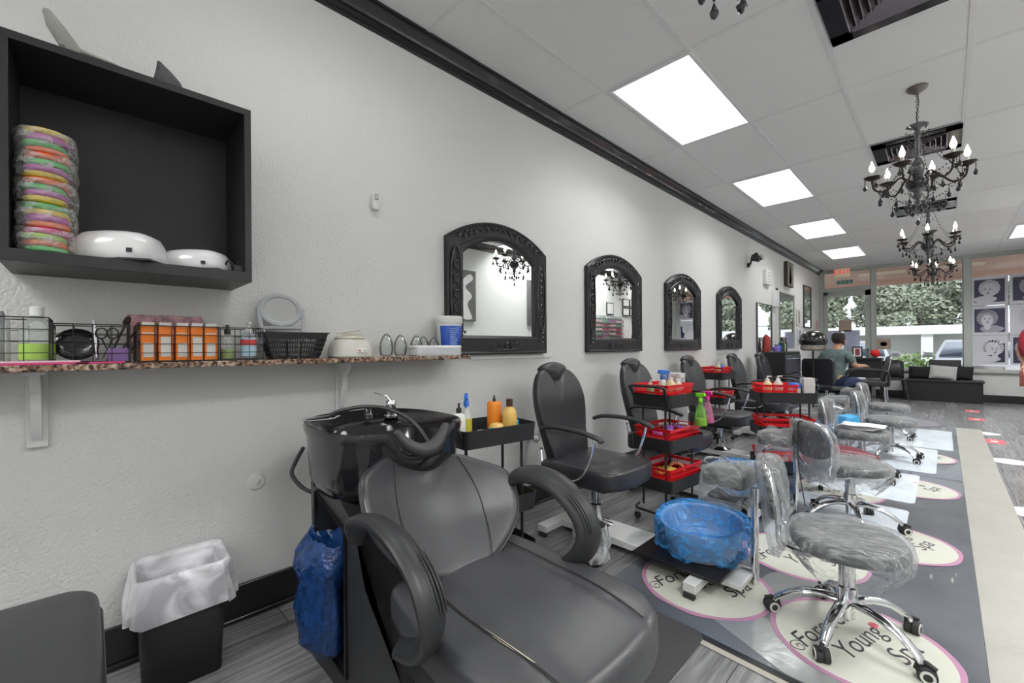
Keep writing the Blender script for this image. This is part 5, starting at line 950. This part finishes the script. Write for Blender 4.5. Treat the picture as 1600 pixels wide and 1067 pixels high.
face(t,.07,.13,1.255,fx,fy)
F=Fig(); a=F.n(0,0,.455,.17); b_=F.n(.01,.02,.68,.165); F.e.append((a,b_)); c=F.n(.03,.05,.88,.175,b_); d_=F.n(.04,.07,1.02,.15,c); F.n(.05,.088,1.10,.078,d_)
for k,el in ((-1,(-.24,.14,.84,.062)),(1,(.29,.03,.84,.062))): sh=F.n(.04+k*.165,.07-k*.06,1.0,.08,d_); F.n(*el,sh)
skin('shirt',F.p,F.e,mat('teal_patterned_shirt',(.035,.10,.11),.8,noise_=(14,.5,(.22,.29,.27))),t)
F=Fig(); a=F.n(0,0,.54,.175)
for k in (-1,1): hp_=F.n(k*.10,.03-k*.03,.50,.12,a); kn=F.n(k*.12+.16,.42,.53,.088,hp_); ak=F.n(k*.12+.20,.48,.14,.06,kn)
skin('jeans',F.p,F.e,mat('dark_denim',(.02,.03,.08),.85,noise_=(60,.3)),t)
B().loft([[(.07+px*.100*k-.012*fx,.13+py*.105*k-.012*fy,z) for px,py in [(math.cos(2*PI*q/20),math.sin(2*PI*q/20)) for q in range(20)]] for k,z in ((.72,1.205),(.93,1.235),(1.0,1.28),(1.0,1.33),(.8,1.372),(.35,1.39))]).jit(.004,40,1).bend(lambda p:(p[0]-(.05*fx if ((p[0]-.07)*fx+(p[1]-.13)*fy)>.055 and p[2]<1.31 else 0),p[1]-(.05*fy if ((p[0]-.07)*fx+(p[1]-.13)*fy)>.055 and p[2]<1.31 else 0),p[2])).obj('hair',mat('dark_brown_hair',(.02,.012,.01),.6,bump=(200,.5)),t)
t=thing('office_chair','black low-backed swivel chair the seated man uses','office chair',(.72,9.10,0),R(70))
b=B(); b.pad(rrect(.46,.46,.06,4),.40,.47,.03,.01); b.obj('seat',LEA,t); b=B(); b.pad(rrect(.52,.44,.06,4),-.04,.04,.025,.01); b.v=[TR(-.25,0,.72)@Matrix(((0,0,1,0),(1,0,0,0),(0,1,0,0),(0,0,0,1)))@p for p in b.v]; b.obj('backrest',LEA,t); b=B().cyl((0,0,.1),(0,0,.4),.025,n=12); b.tube([(-.05,0,.39),(-.25,0,.42),(-.29,0,.60)],.014,7); b.obj('column',CHR,t)
for k in range(5): l=B().tube([(0,0,.13),(.24,0,.075)],[.02,.014],7).obj('leg',CHR,t); l.rotation_euler=(0,0,R(72*k)); B().lathe([(.027,-.02),(.027,.02)],n=14,M=TR(.25,0,.028,R(90))).obj('caster',RUB,l)
t=thing('front_desk','black desk under the window behind the seated man','desk',(.92,12.25,0)); b=B(); b.bx(-.28,.30,-.24,.24,.84,.88); b.obj('desk_top',CAB,t,bevel=.003); b=B(); b.bx(-.27,-.24,-.23,.23,0,.84); b.bx(.26,.29,-.23,.23,0,.84); b.bx(-.24,.26,-.20,-.18,.45,.84); b.obj('desk_panels',CAB,t)
t=thing('photo_frame','black framed red picture standing on the front desk','photo frame',(.80,12.10,.88),rot=(R(-8),0,R(12))); b=B(); b.bx(-.09,.09,-.012,.012,0,.03); b.bx(-.09,.09,-.012,.012,.22,.25); b.bx(-.09,-.065,-.012,.012,0,.25); b.bx(.065,.09,-.012,.012,0,.25); b.obj('frame',PLAS,t); B().bx(-.066,.066,-.006,.006,.028,.222).obj('picture_mount',WHP,t); B().bx(-.04,.04,-.0075,-.006,.05,.20).obj('picture',mat('dark_red_print',(.25,.05,.06),.5,noise_=(30,.5)),t)
t=thing('red_ball_lamp','round bright red object on the right end of the desk','ornament',(1.10,12.15,.88)); B().ball((0,0,.10),.085,16,sc=(1,.55,1)).obj('disc_body',mat('bright_red',(.75,.02,.02),.35),t); B().cyl((0,0,0),(0,0,.04),.04,.02,14).obj('base',PLAS,t)
lath('hand_bottle',[(.028,0),(.03,.09),(.02,.12),(.014,.14)],mat('silver_black',(.12,.12,.13),.3),(.98,12.08,.88),'small dark bottle between picture frame and red object','bottle',extra=[('cap',[(.016,.14),(.018,.20)],PLAS)])
# black chair with looped arms and silver-piped oval backs, under clear plastic
t=thing('waiting_chair','black arm chair with silver-piped oval backs, between the seated man and the bench','arm chair',(1.18,10.45,0),R(8))
b=B(); b.pad(rrect(.62,.50,.06,4),.40,.50,.03,.01,M=TR(-.05,0,0)); b.obj('seat',LEA,t)
for s in (-1,1): B().tube(arcp([(-.34,s*.27,.42),(-.36,s*.27,.62),(-.25,s*.27,.70),(.05,s*.27,.70),(.20,s*.27,.68),(.24,s*.27,.55),(.22,s*.27,.42)],4),.020,8).obj('armrest',PLAS,t)
for y,z,s in ((-.10,.72,1),(.16,.74,.85)):
    M_=TR(.22,y,z)@Matrix(((0,.2,1,0),(1,0,0,0),(0,1,-.2,0),(0,0,0,1))); b=B(); b.pad(sup(.13*s,.24*s,2.2,26),-.03,.02,.02,.01,M=M_); o=b.obj('backrest',LEA,t); B().tube([M_@Vector((x_,y_,.015)) for x_,y_ in sup(.13*s,.24*s,2.2,26)],.008,6,loop=True).obj('silver_piping',SATIN,o)
b=B()
for sx,sy in ((-.3,-.22),(-.3,.22),(.2,-.22),(.2,.22)): b.tube([(sx,sy,.42),(sx*1.15,sy*1.1,0)],.016,6)
b.obj('leg',CHR,t)
t=thing('metal_chair','black sheet-metal chair with splayed legs left of the bench','chair',(1.42,11.95,0),R(-80))
B().pad(rrect(.36,.36,.05,4),.43,.455,.01,.004).obj('seat',BMET,t)
for sx,sy in ((-1,-1),(-1,1),(1,-1),(1,1)): B().tube([(sx*.14,sy*.14,.44),(sx*.22,sy*.20,0)],[.028,.014],6,flat=(1,.5)).obj('leg',BMET,t)
B().loft([[(-.17-.05*u,y,z) for y,z in ((-.17,.45+.36*u),(-.06,.46+.38*u),(.06,.46+.38*u),(.17,.45+.36*u))] for u in (0,.5,1)],cap=False,closed=False).obj('backrest',BMET,t,solid=.01)
t=thing('window_bench','long black storage bench under the shop window','bench',(2.13,12.50,0)); B().bx(-.55,.55,-.22,.215,0,.40).obj('bench_box',CAB,t,bevel=.004); B().bx(-.57,.57,-.24,.22,.40,.44).obj('bench_lid',mat('black_lid',(.03,.03,.035),.4),t,bevel=.006)
def cush(x,y,z,w_,h_,m,label,ry=0,tilt=-14,rzz=0):
    b=B(); n=10; 
    P=[]
    for s in (-1,1):
        for i in range(n+1):
            for j in range(n+1):
                u,v=-1+2*i/n,-1+2*j/n; f=(1-u**4)*(1-v**4); pinch=1-.06*(1-abs(u*v))*(abs(u)**3+abs(v)**3)/2
                P.append((u*w_/2*pinch,s*(.004+.055*f**.6),h_/2+v*h_/2*pinch))
    m1_=(n+1)**2; fs=[]
    for i in range(n):
        for j in range(n): a=i*(n+1)+j; fs+= [(a,a+1,a+n+2,a+n+1),(m1_+a,m1_+a+n+1,m1_+a+n+2,m1_+a+1)]
    for i in range(n):
        for a,c in ((i,i+1),): fs+= [(a,m1_+a,m1_+c,c),(n*(n+1)+a,n*(n+1)+c,m1_+n*(n+1)+c,m1_+n*(n+1)+a)]
        a,c=i*(n+1),(i+1)*(n+1); fs+= [(a,c,m1_+c,m1_+a),(a+n,m1_+a+n,m1_+c+n,c+n)]
    o=b.add(P,fs).obj('throw_cushion',m); o.location=(x,y,z); o.rotation_euler=(R(tilt),R(ry),R(rzz)); tag(o,label,'cushion'); return o
BC=mat('black_fabric',(.012,.012,.015),.85); GC=mat('grey_linen',(.42,.43,.42),.9,bump=(180,.3))
cush(1.80,12.50,.445,.38,.26,BC,'black rectangular cushion at the left end of the bench'); cush(2.38,12.50,.445,.34,.28,BC,'black cushion at the right, behind the grey one',ry=4); cush(2.12,12.40,.45,.40,.29,GC,'light grey cushion in the middle of the bench',ry=5,tilt=-20)
t=thing('black_box','flat black box standing on the bench against the glass','box',(2.16,12.66,.44)); B().bx(-.235,.235,-.035,.035,0,.40).obj('box',mat('charcoal_box',(.05,.05,.055),.6),t,bevel=.006)
# signs on the glass
t=thing('exit_sign','red lettered EXIT sign hanging over the front door','exit sign',(.47,12.60,2.77)); B().box((0,0,.095),(.30,.05,.19)).obj('sign_box',mat('sign_cream',(.62,.60,.46),.4,emit=((.9,.85,.6),.15)),t,bevel=.004); text('EXIT',.155,TR(0,-.028,.10,R(90)),mat('exit_red',(.8,.02,.02),.4,emit=((1,.03,.02),.7)),t,ext=.002); B().box((0,0,.203),(.04,.03,.03)).obj('ceiling_mount',SATIN,t)
t=thing('green_window_sticker','pale green lettered sticker strip on the glass over the door','sticker',(.50,YW+.025,2.60)); B().box((0,0,.06),(.32,.003,.10)).obj('strip',mat('sticker_green',(.30,.45,.38),.5),t); 
for k in range(4): B().box((-.12+.08*k,-.003,.06),(.04,.002,.07)).obj('printed_mark',mat('sticker_dark',(.15,.28,.25),.5),t)
t=thing('door_notice','tan paper sign taped on the front door glass','paper sign',(.50,YW+.016,1.62)); B().box((0,0,0),(.24,.003,.27)).obj('sheet',mat('tan_paper',(.42,.33,.27),.7),t); 
for k in range(5): B().box((.10,-.0025,-.08+.04*k),(.015,.002,.012)).obj('punched_mark',PLAS,t)
for i,(x,z,l) in enumerate(((.28,1.2,'left'),(.62,1.2,'right'))):
    t=thing('price_list','%s bluish printed price sheet on the door glass'%l,'price sheet',(x,YW+.016,z)); B().box((0,0,0),(.30,.003,.62)).obj('sheet',mat('bluish_paper',(.55,.58,.72),.7),t)
    b=B()
    for k in range(18):
        b.box((rnd.uniform(-.03,.02),-.0022,.27-.031*k),(rnd.uniform(.14,.22),.0015,.010))
    b.obj('printed_lines',mat('pale_ink',(.28,.32,.5),.7),t)
t=thing('window_notice','tan square notice with dark emblem in the window corner','paper sign',(1.19,YW+.022,1.18)); B().box((0,0,0),(.24,.003,.24)).obj('sheet',mat('tan_paper',(.42,.33,.27),.7),t); B().lathe([(.001,0),(.06,0)],n=20,M=TR(0,-.004,0,R(90)),sx=1,sy=.8).obj('emblem',mat('emblem_grey',(.15,.15,.16),.6),t)
# portrait posters: plain generic faces
PW=mat('poster_white',(.62,.62,.68),.6,noise_=(2,.04)); PD=mat('poster_dark',(.045,.045,.09),.5,noise_=(4,.4)); PG=mat('poster_grey',(.36,.36,.42),.5)
def disc(b,cx_,cz,rx,rz_,y,n=64,w_=0,seed=0): b.add([(cx_+rx*math.cos(a)*(1+w_*math.sin(5*a+seed)),y,cz+rz_*math.sin(a)*(1+w_*math.cos(4*a+seed))) for a in [2*PI*q/n for q in range(n)]],[tuple(range(n))])
k=0
for ci,cx_ in enumerate((2.79,3.30)):
    for ri,(z0_,z1_) in enumerate(((2.0,2.455),(1.40,1.87),(.79,1.29))):
        row=('top','middle','bottom')[ri]; col_=('left','right')[ci]
        t=thing('portrait_poster','%s %s black and white portrait poster in the right window'%(row,col_),'poster',(cx_,YW+.016,(z0_+z1_)/2)); h2=(z1_-z0_)/2
        B().box((0,.002,0),(.49,.002,.58)).obj('paper_sheet',PW,t)
        b=B(); b.box((0,0,0),(.41,.001,h2*2)) if (ri+ci)%3!=2 else b.box((.09,0,-.05),(.22,.001,h2*1.5)); b.obj('dark_ground',PD,t)
        sx_=(.0,-.03,.04,.02,.0,-.04)[k]; tl=(-.02,.0,.03,.02,.0,.01)[k]
        b=B(); disc(b,sx_,.03,.12,.15,-.002,64,.05,k); [disc(b,sx_+.115*math.cos(R(20*q)),.05+.135*math.sin(R(20*q)),.034,.030,-.0021,20,.0,k) for q in range(-2,12)]; disc(b,sx_+.06*(1 if k%2 else -1),-.17,.16,.07,-.002,40,.04,k); b.obj('light_hair',PG if k%2 else PW,t,ang=10)
        b=B(); disc(b,sx_+tl,.0,.075,.11,-.003); disc(b,sx_+tl,-.13,.04,.06,-.0028); b.obj('face_shape',PW,t,ang=10)
        b=B()
        for s in (-1,1): disc(b,sx_+tl+s*.032,.025,.015,.007,-.0045,10); disc(b,sx_+tl+s*.034,.048,.02,.004,-.0045,10)
        disc(b,sx_+tl,-.05,.022,.009,-.0045,10); disc(b,sx_+tl+.008,-.012,.006,.018,-.0044,8); b.obj('face_features',PD,t,ang=10); k+=1
# red haired woman at the right edge
t=thing('person','person with long red hair in a salmon dress, cut off by the right edge','person',(3.10,9.45,0),R(0))
F=Fig(); pv=F.n(0,0,.90,.12); a=F.n(0,0,1.08,.10,pv); c=F.n(0,0,1.26,.11,a); nk=F.n(0,0,1.38,.042,c); fx,fy=-.6,-.8; head(F,nk,-.01,-.01,1.52,fx,fy,.95)
for k in (-1,1):
    sh=F.n(k*.15,0,1.27,.045,c); e=F.n(k*.19,.02,1.03,.036,sh); wr=F.n(k*.15,-.10,.86,.024,e); hand(F,wr,(k*.15,-.10,.86),(-.1*k,-.5,-.7),(0,-.6,.4),k)
    hp_=F.n(k*.085,0,.86,.095,pv); kn=F.n(k*.085,-.01,.48,.055,hp_); ak=F.n(k*.08,.02,.10,.033,kn); F.chain(ak,[(k*.08,.0,.045,.034),(k*.085,-.12,.03,.03)])
skin('body',F.p,F.e,SKIN2,t); face(t,-.01,-.01,1.52,fx,fy)
B().loft([[(k*.17*math.cos(a),k2*.13*math.sin(a),z) for a in [2*PI*q/24 for q in range(24)]] for k,k2,z in ((.75,.8,1.33),(1.0,1.0,1.24),(.82,.9,1.08),(1.05,1.15,.90),(1.12,1.25,.72),(1.14,1.3,.56))],cap=False).jit(.008,9,2).obj('dress',mat('salmon_dress',(.58,.20,.14),.8),t,solid=.004)
B().loft([[((-.06 if z<1.4 else 0)+k*.105*math.cos(a)-fx*o,-.01-fy*o-(.15 if z<1.4 else 0)+min(k,1.1)*.11*(.45 if z<1.4 else 1)*math.sin(a),z) for a in [2*PI*q/22 for q in range(22)]] for k,z,o in ((.3,1.65,.01),(.9,1.62,.015),(1.08,1.54,.03),(1.2,1.43,.03),(1.3,1.34,.03),(1.6,1.24,.02),(1.6,1.10,.02),(1.35,1.0,.02),(.7,.94,.02))]).jit(.012,18,3).obj('hair',mat('dyed_red_hair',(.26,.015,.03),.5,bump=(120,.6)),t)
for k in (-1,1): B().loft([[(k*.083+.036*kk*math.cos(a),-.055+.11*kk*math.sin(a),z) for a in [2*PI*q/18 for q in range(18)]] for kk,z in ((.95,0),(1.05,.012),(1,.03),(.7,.055))]).obj('shoe',mat('dark_shoe',(.03,.02,.04),.4),t)
# nail table and lamp on the far side, seen in the first mirror
t=thing('nail_table','white nail table against the right wall, below the mirrored lamp','table',(3.22,4.15,0)); B().bx(-.25,.3,-.45,.45,.73,.76).obj('table_top',WHP,t,bevel=.006)
for sy in (-1,1): B().bx(-.22,.28,sy*.42-.015,sy*.42+.015,0,.73).obj('side_panel',WHP,t)
t=thing('desk_lamp','black jointed desk lamp mirrored at the bottom of the first mirror','desk lamp',(3.30,4.10,.76)); B().lathe([(.08,0),(.08,.015),(.02,.03)],n=20).obj('base',BMET,t); B().tube([(0,0,.02),(.05,.06,.38),(-.15,0,.68)],.008,6).obj('arm',BMET,t); B().lathe([(.02,.08),(.04,.06),(.085,-.03),(.08,-.03)],n=18,M=TR(-.20,-.03,.66,0,R(25))).obj('lamp_shade',BMET,t); B().ball((-.22,-.03,.63),.03,8).obj('bulb',mat('warm_bulb',(1,1,1),.3,emit=((1,.95,.85),14)),t)
# ================= outdoors
struct(B().bx(-40,45,YW+.12,80,-.16,-.12).obj('ground',mat('pale_asphalt',(.42,.41,.40),.9,noise_=(.5,.08))))
struct(B().bx(-1,5,YW+.12,15.2,-.12,-.02).obj('walkway',mat('concrete_walk',(.55,.53,.50),.9)))
e=B(); e.bx(-14,16,YW+.12,16.2,2.98,3.10); e.bx(-14,16,16.1,16.3,2.86,3.6); struct(e.obj('eave_soffit',mat('peach_stucco',(.58,.38,.29),.8)))
e=B()
for x in (-3,.6,1.9,4.2): e.bx(x,x+.9,13.9,14.5,2.965,2.98)
struct(e.obj('trim_7',mat('soffit_panel',(.72,.60,.42),.6)))
def leafy(name,label,cat,loc,rx,ry,rz_,n,m,leaf=.16,trunk=None,group=None,seed=1):
    t=thing(name,label,cat,loc,0,group); r=random.Random(seed); b=B(); cl=[(r.uniform(-.7,.7)*rx,r.uniform(-.7,.7)*ry,r.uniform(-.6,.7)*rz_,r.uniform(.3,.5)) for _ in range(14)]
    for i in range(n):
        c=cl[i%14]; a,ph=r.uniform(0,2*PI),math.acos(r.uniform(-1,1)); q=r.uniform(.55,1)**.5
        p=Vector((c[0]+rx*c[3]*q*math.sin(ph)*math.cos(a),c[1]+ry*c[3]*q*math.sin(ph)*math.sin(a),c[2]+rz_*c[3]*q*math.cos(ph)))
        u=Vector((r.uniform(-1,1),r.uniform(-1,1),r.uniform(-1,1))).normalized()*leaf; v=u.orthogonal().normalized()*leaf*.6
        b.add([p-u,p+v,p+u,p-v],[(0,1,2,3)])
    zc=(trunk or 0)+rz_
    b.v=[p+Vector((0,0,zc)) for p in b.v]; o=b.obj('foliage',m,t,ang=180)
    if trunk is not None: B().tube([(0,0,-.1),(.1,0,trunk*.6),(0,.1,zc)],[.22,.16,.06],8).obj('trunk',mat('bark',(.15,.12,.10),.9),t)
    return t
LF=mat('leaf_green',(.13,.21,.08),.6,noise_=(1.5,.4,(.28,.32,.16))); LF2=mat('hazed_leaf',(.30,.37,.26),.6,noise_=(1.2,.3,(.52,.54,.42))); HG=mat('hedge_green',(.16,.26,.07),.7,noise_=(2,.4))  # LF2: haze over the distant trees is mixed into the pale leaf colour
tr1=leafy('street_tree','leafy tree across the lot, left in the wide window','tree',(-.9,38,-.1),2.1,1.5,2.3,5200,LF2,.15,1.3,'trees across the parking lot',3)
for x,y,l,s,rz_ in ((2.6,38.5,'leafy tree at the right of the wide window, beyond the carport',1.0,1),(6.4,38,'leafy tree hidden partly by the posters',1.0,2),(-4.2,38.3,'tree seen through the front door glass',1.0,3),(-8.0,38.6,'far tree beyond the door glass, at left',1.0,4),(.8,45.5,'tall tree far behind the others in the wide window',1.35,2),(10.5,38.4,'leafy tree reflected in the farthest arched mirror',1.05,6),(16.2,38,'outermost leafy tree reflected in the farthest arched mirror',1.1,7)): dup(tr1,(x,y,-.1),rz_,l,scale=(s,s,s))
hd=leafy('hedge','low clipped hedge behind the parking lot','hedge',(0,24,-.12),7,.5,.50,4200,HG,.07,None,None,5)
bd=thing('white_building','long white carport building with columns beyond the hedge','building',(1,34,-.1)); WB=mat('bright_render',(.75,.75,.74),.8); B().bx(-8,17,0,1.6,1.85,2.35).obj('fascia',WB,bd); B().bx(-8,17,1.4,1.6,0,1.85).obj('back_wall',mat('grey_back_wall',(.50,.52,.48),.8),bd)  # back wall is a duller grey than the fascia
for x in (-7.5,-3.8,.2,4.0,8.0): B().bx(x,x+.5,.2,.7,0,1.85).obj('column',WB,bd)
# parked cars
def car(x,y,rz_,label,col):
    t=thing('parked_car',label,'car',(x,y,-.12),rz_); M_=mat('car_paint_%s'%label[:6],col,.2,metal=.4,coat=.8)
    def sec(pts,w0,w1): return [[(s*w_,yy,z) for yy,z,w_ in pts] for s in (-1,1)]
    prof=[(-2.2,.35,.80),(-2.25,.60,.80),(-2.1,.78,.80),(-1.0,.92,.80),(-.2,1.38,.60),(1.0,1.42,.60),(1.9,.98,.78),(2.25,.92,.78),(2.25,.35,.80)]
    b=B(); b.loft([[(s*w_*f,yy,z) for yy,z,w_ in prof] for s,f in ((-1,1),(-.4,1),(.4,1),(1,1))]); b.obj('car_body',M_,t,bevel=.05)
    g=B(); g.add([(-.70,-.93,.97),(.70,-.93,.97),(.56,-.28,1.34),(-.56,-.28,1.34)],[(0,1,2,3)]); g.add([(s_*.812,y_,z) for s_ in (1,) for y_,z in ((-.75,.96),(1.6,1.0),(.95,1.34),(-.2,1.32))],[(0,1,2,3)]) if 0 else None
    g.obj('windscreen',mat('car_glass',(.10,.16,.24),.05,coat=1),t,solid=.02)
    for sx in (-.78,.78):
        for yy in (-1.4,1.4): B().cyl((sx-.1,yy,.32),(sx+.1,yy,.32),.33,n=22).obj('wheel',RUB,t,bevel=.02)
        B().box((sx*1.18,-.75,1.0),(.2,.1,.14)).obj('side_mirror',M_,t,bevel=.03)
    for sx in (-.58,.58): B().box((sx,-2.22,.68),(.35,.08,.14)).obj('headlight',mat('lamp_lens',(.7,.7,.72),.1),t,bevel=.02)
    return t
car(2.75,17.6,0,'silver car parked facing the wide window',(.55,.58,.62)); car(.2,17.9,0,'white car parked beside the silver one',(.72,.72,.74)); 
car(6.3,20.5,R(20),'red hatchback reflected low in the farthest arched mirror',(.5,.03,.03)); car(-2.5,27,R(90),'small-looking distant silver car across the lot',(.5,.5,.52))
v=(Vector((-.25,.75,-.62))).to_track_quat('-Z','Y'); so.rotation_mode='QUATERNION'; so.rotation_quaternion=v
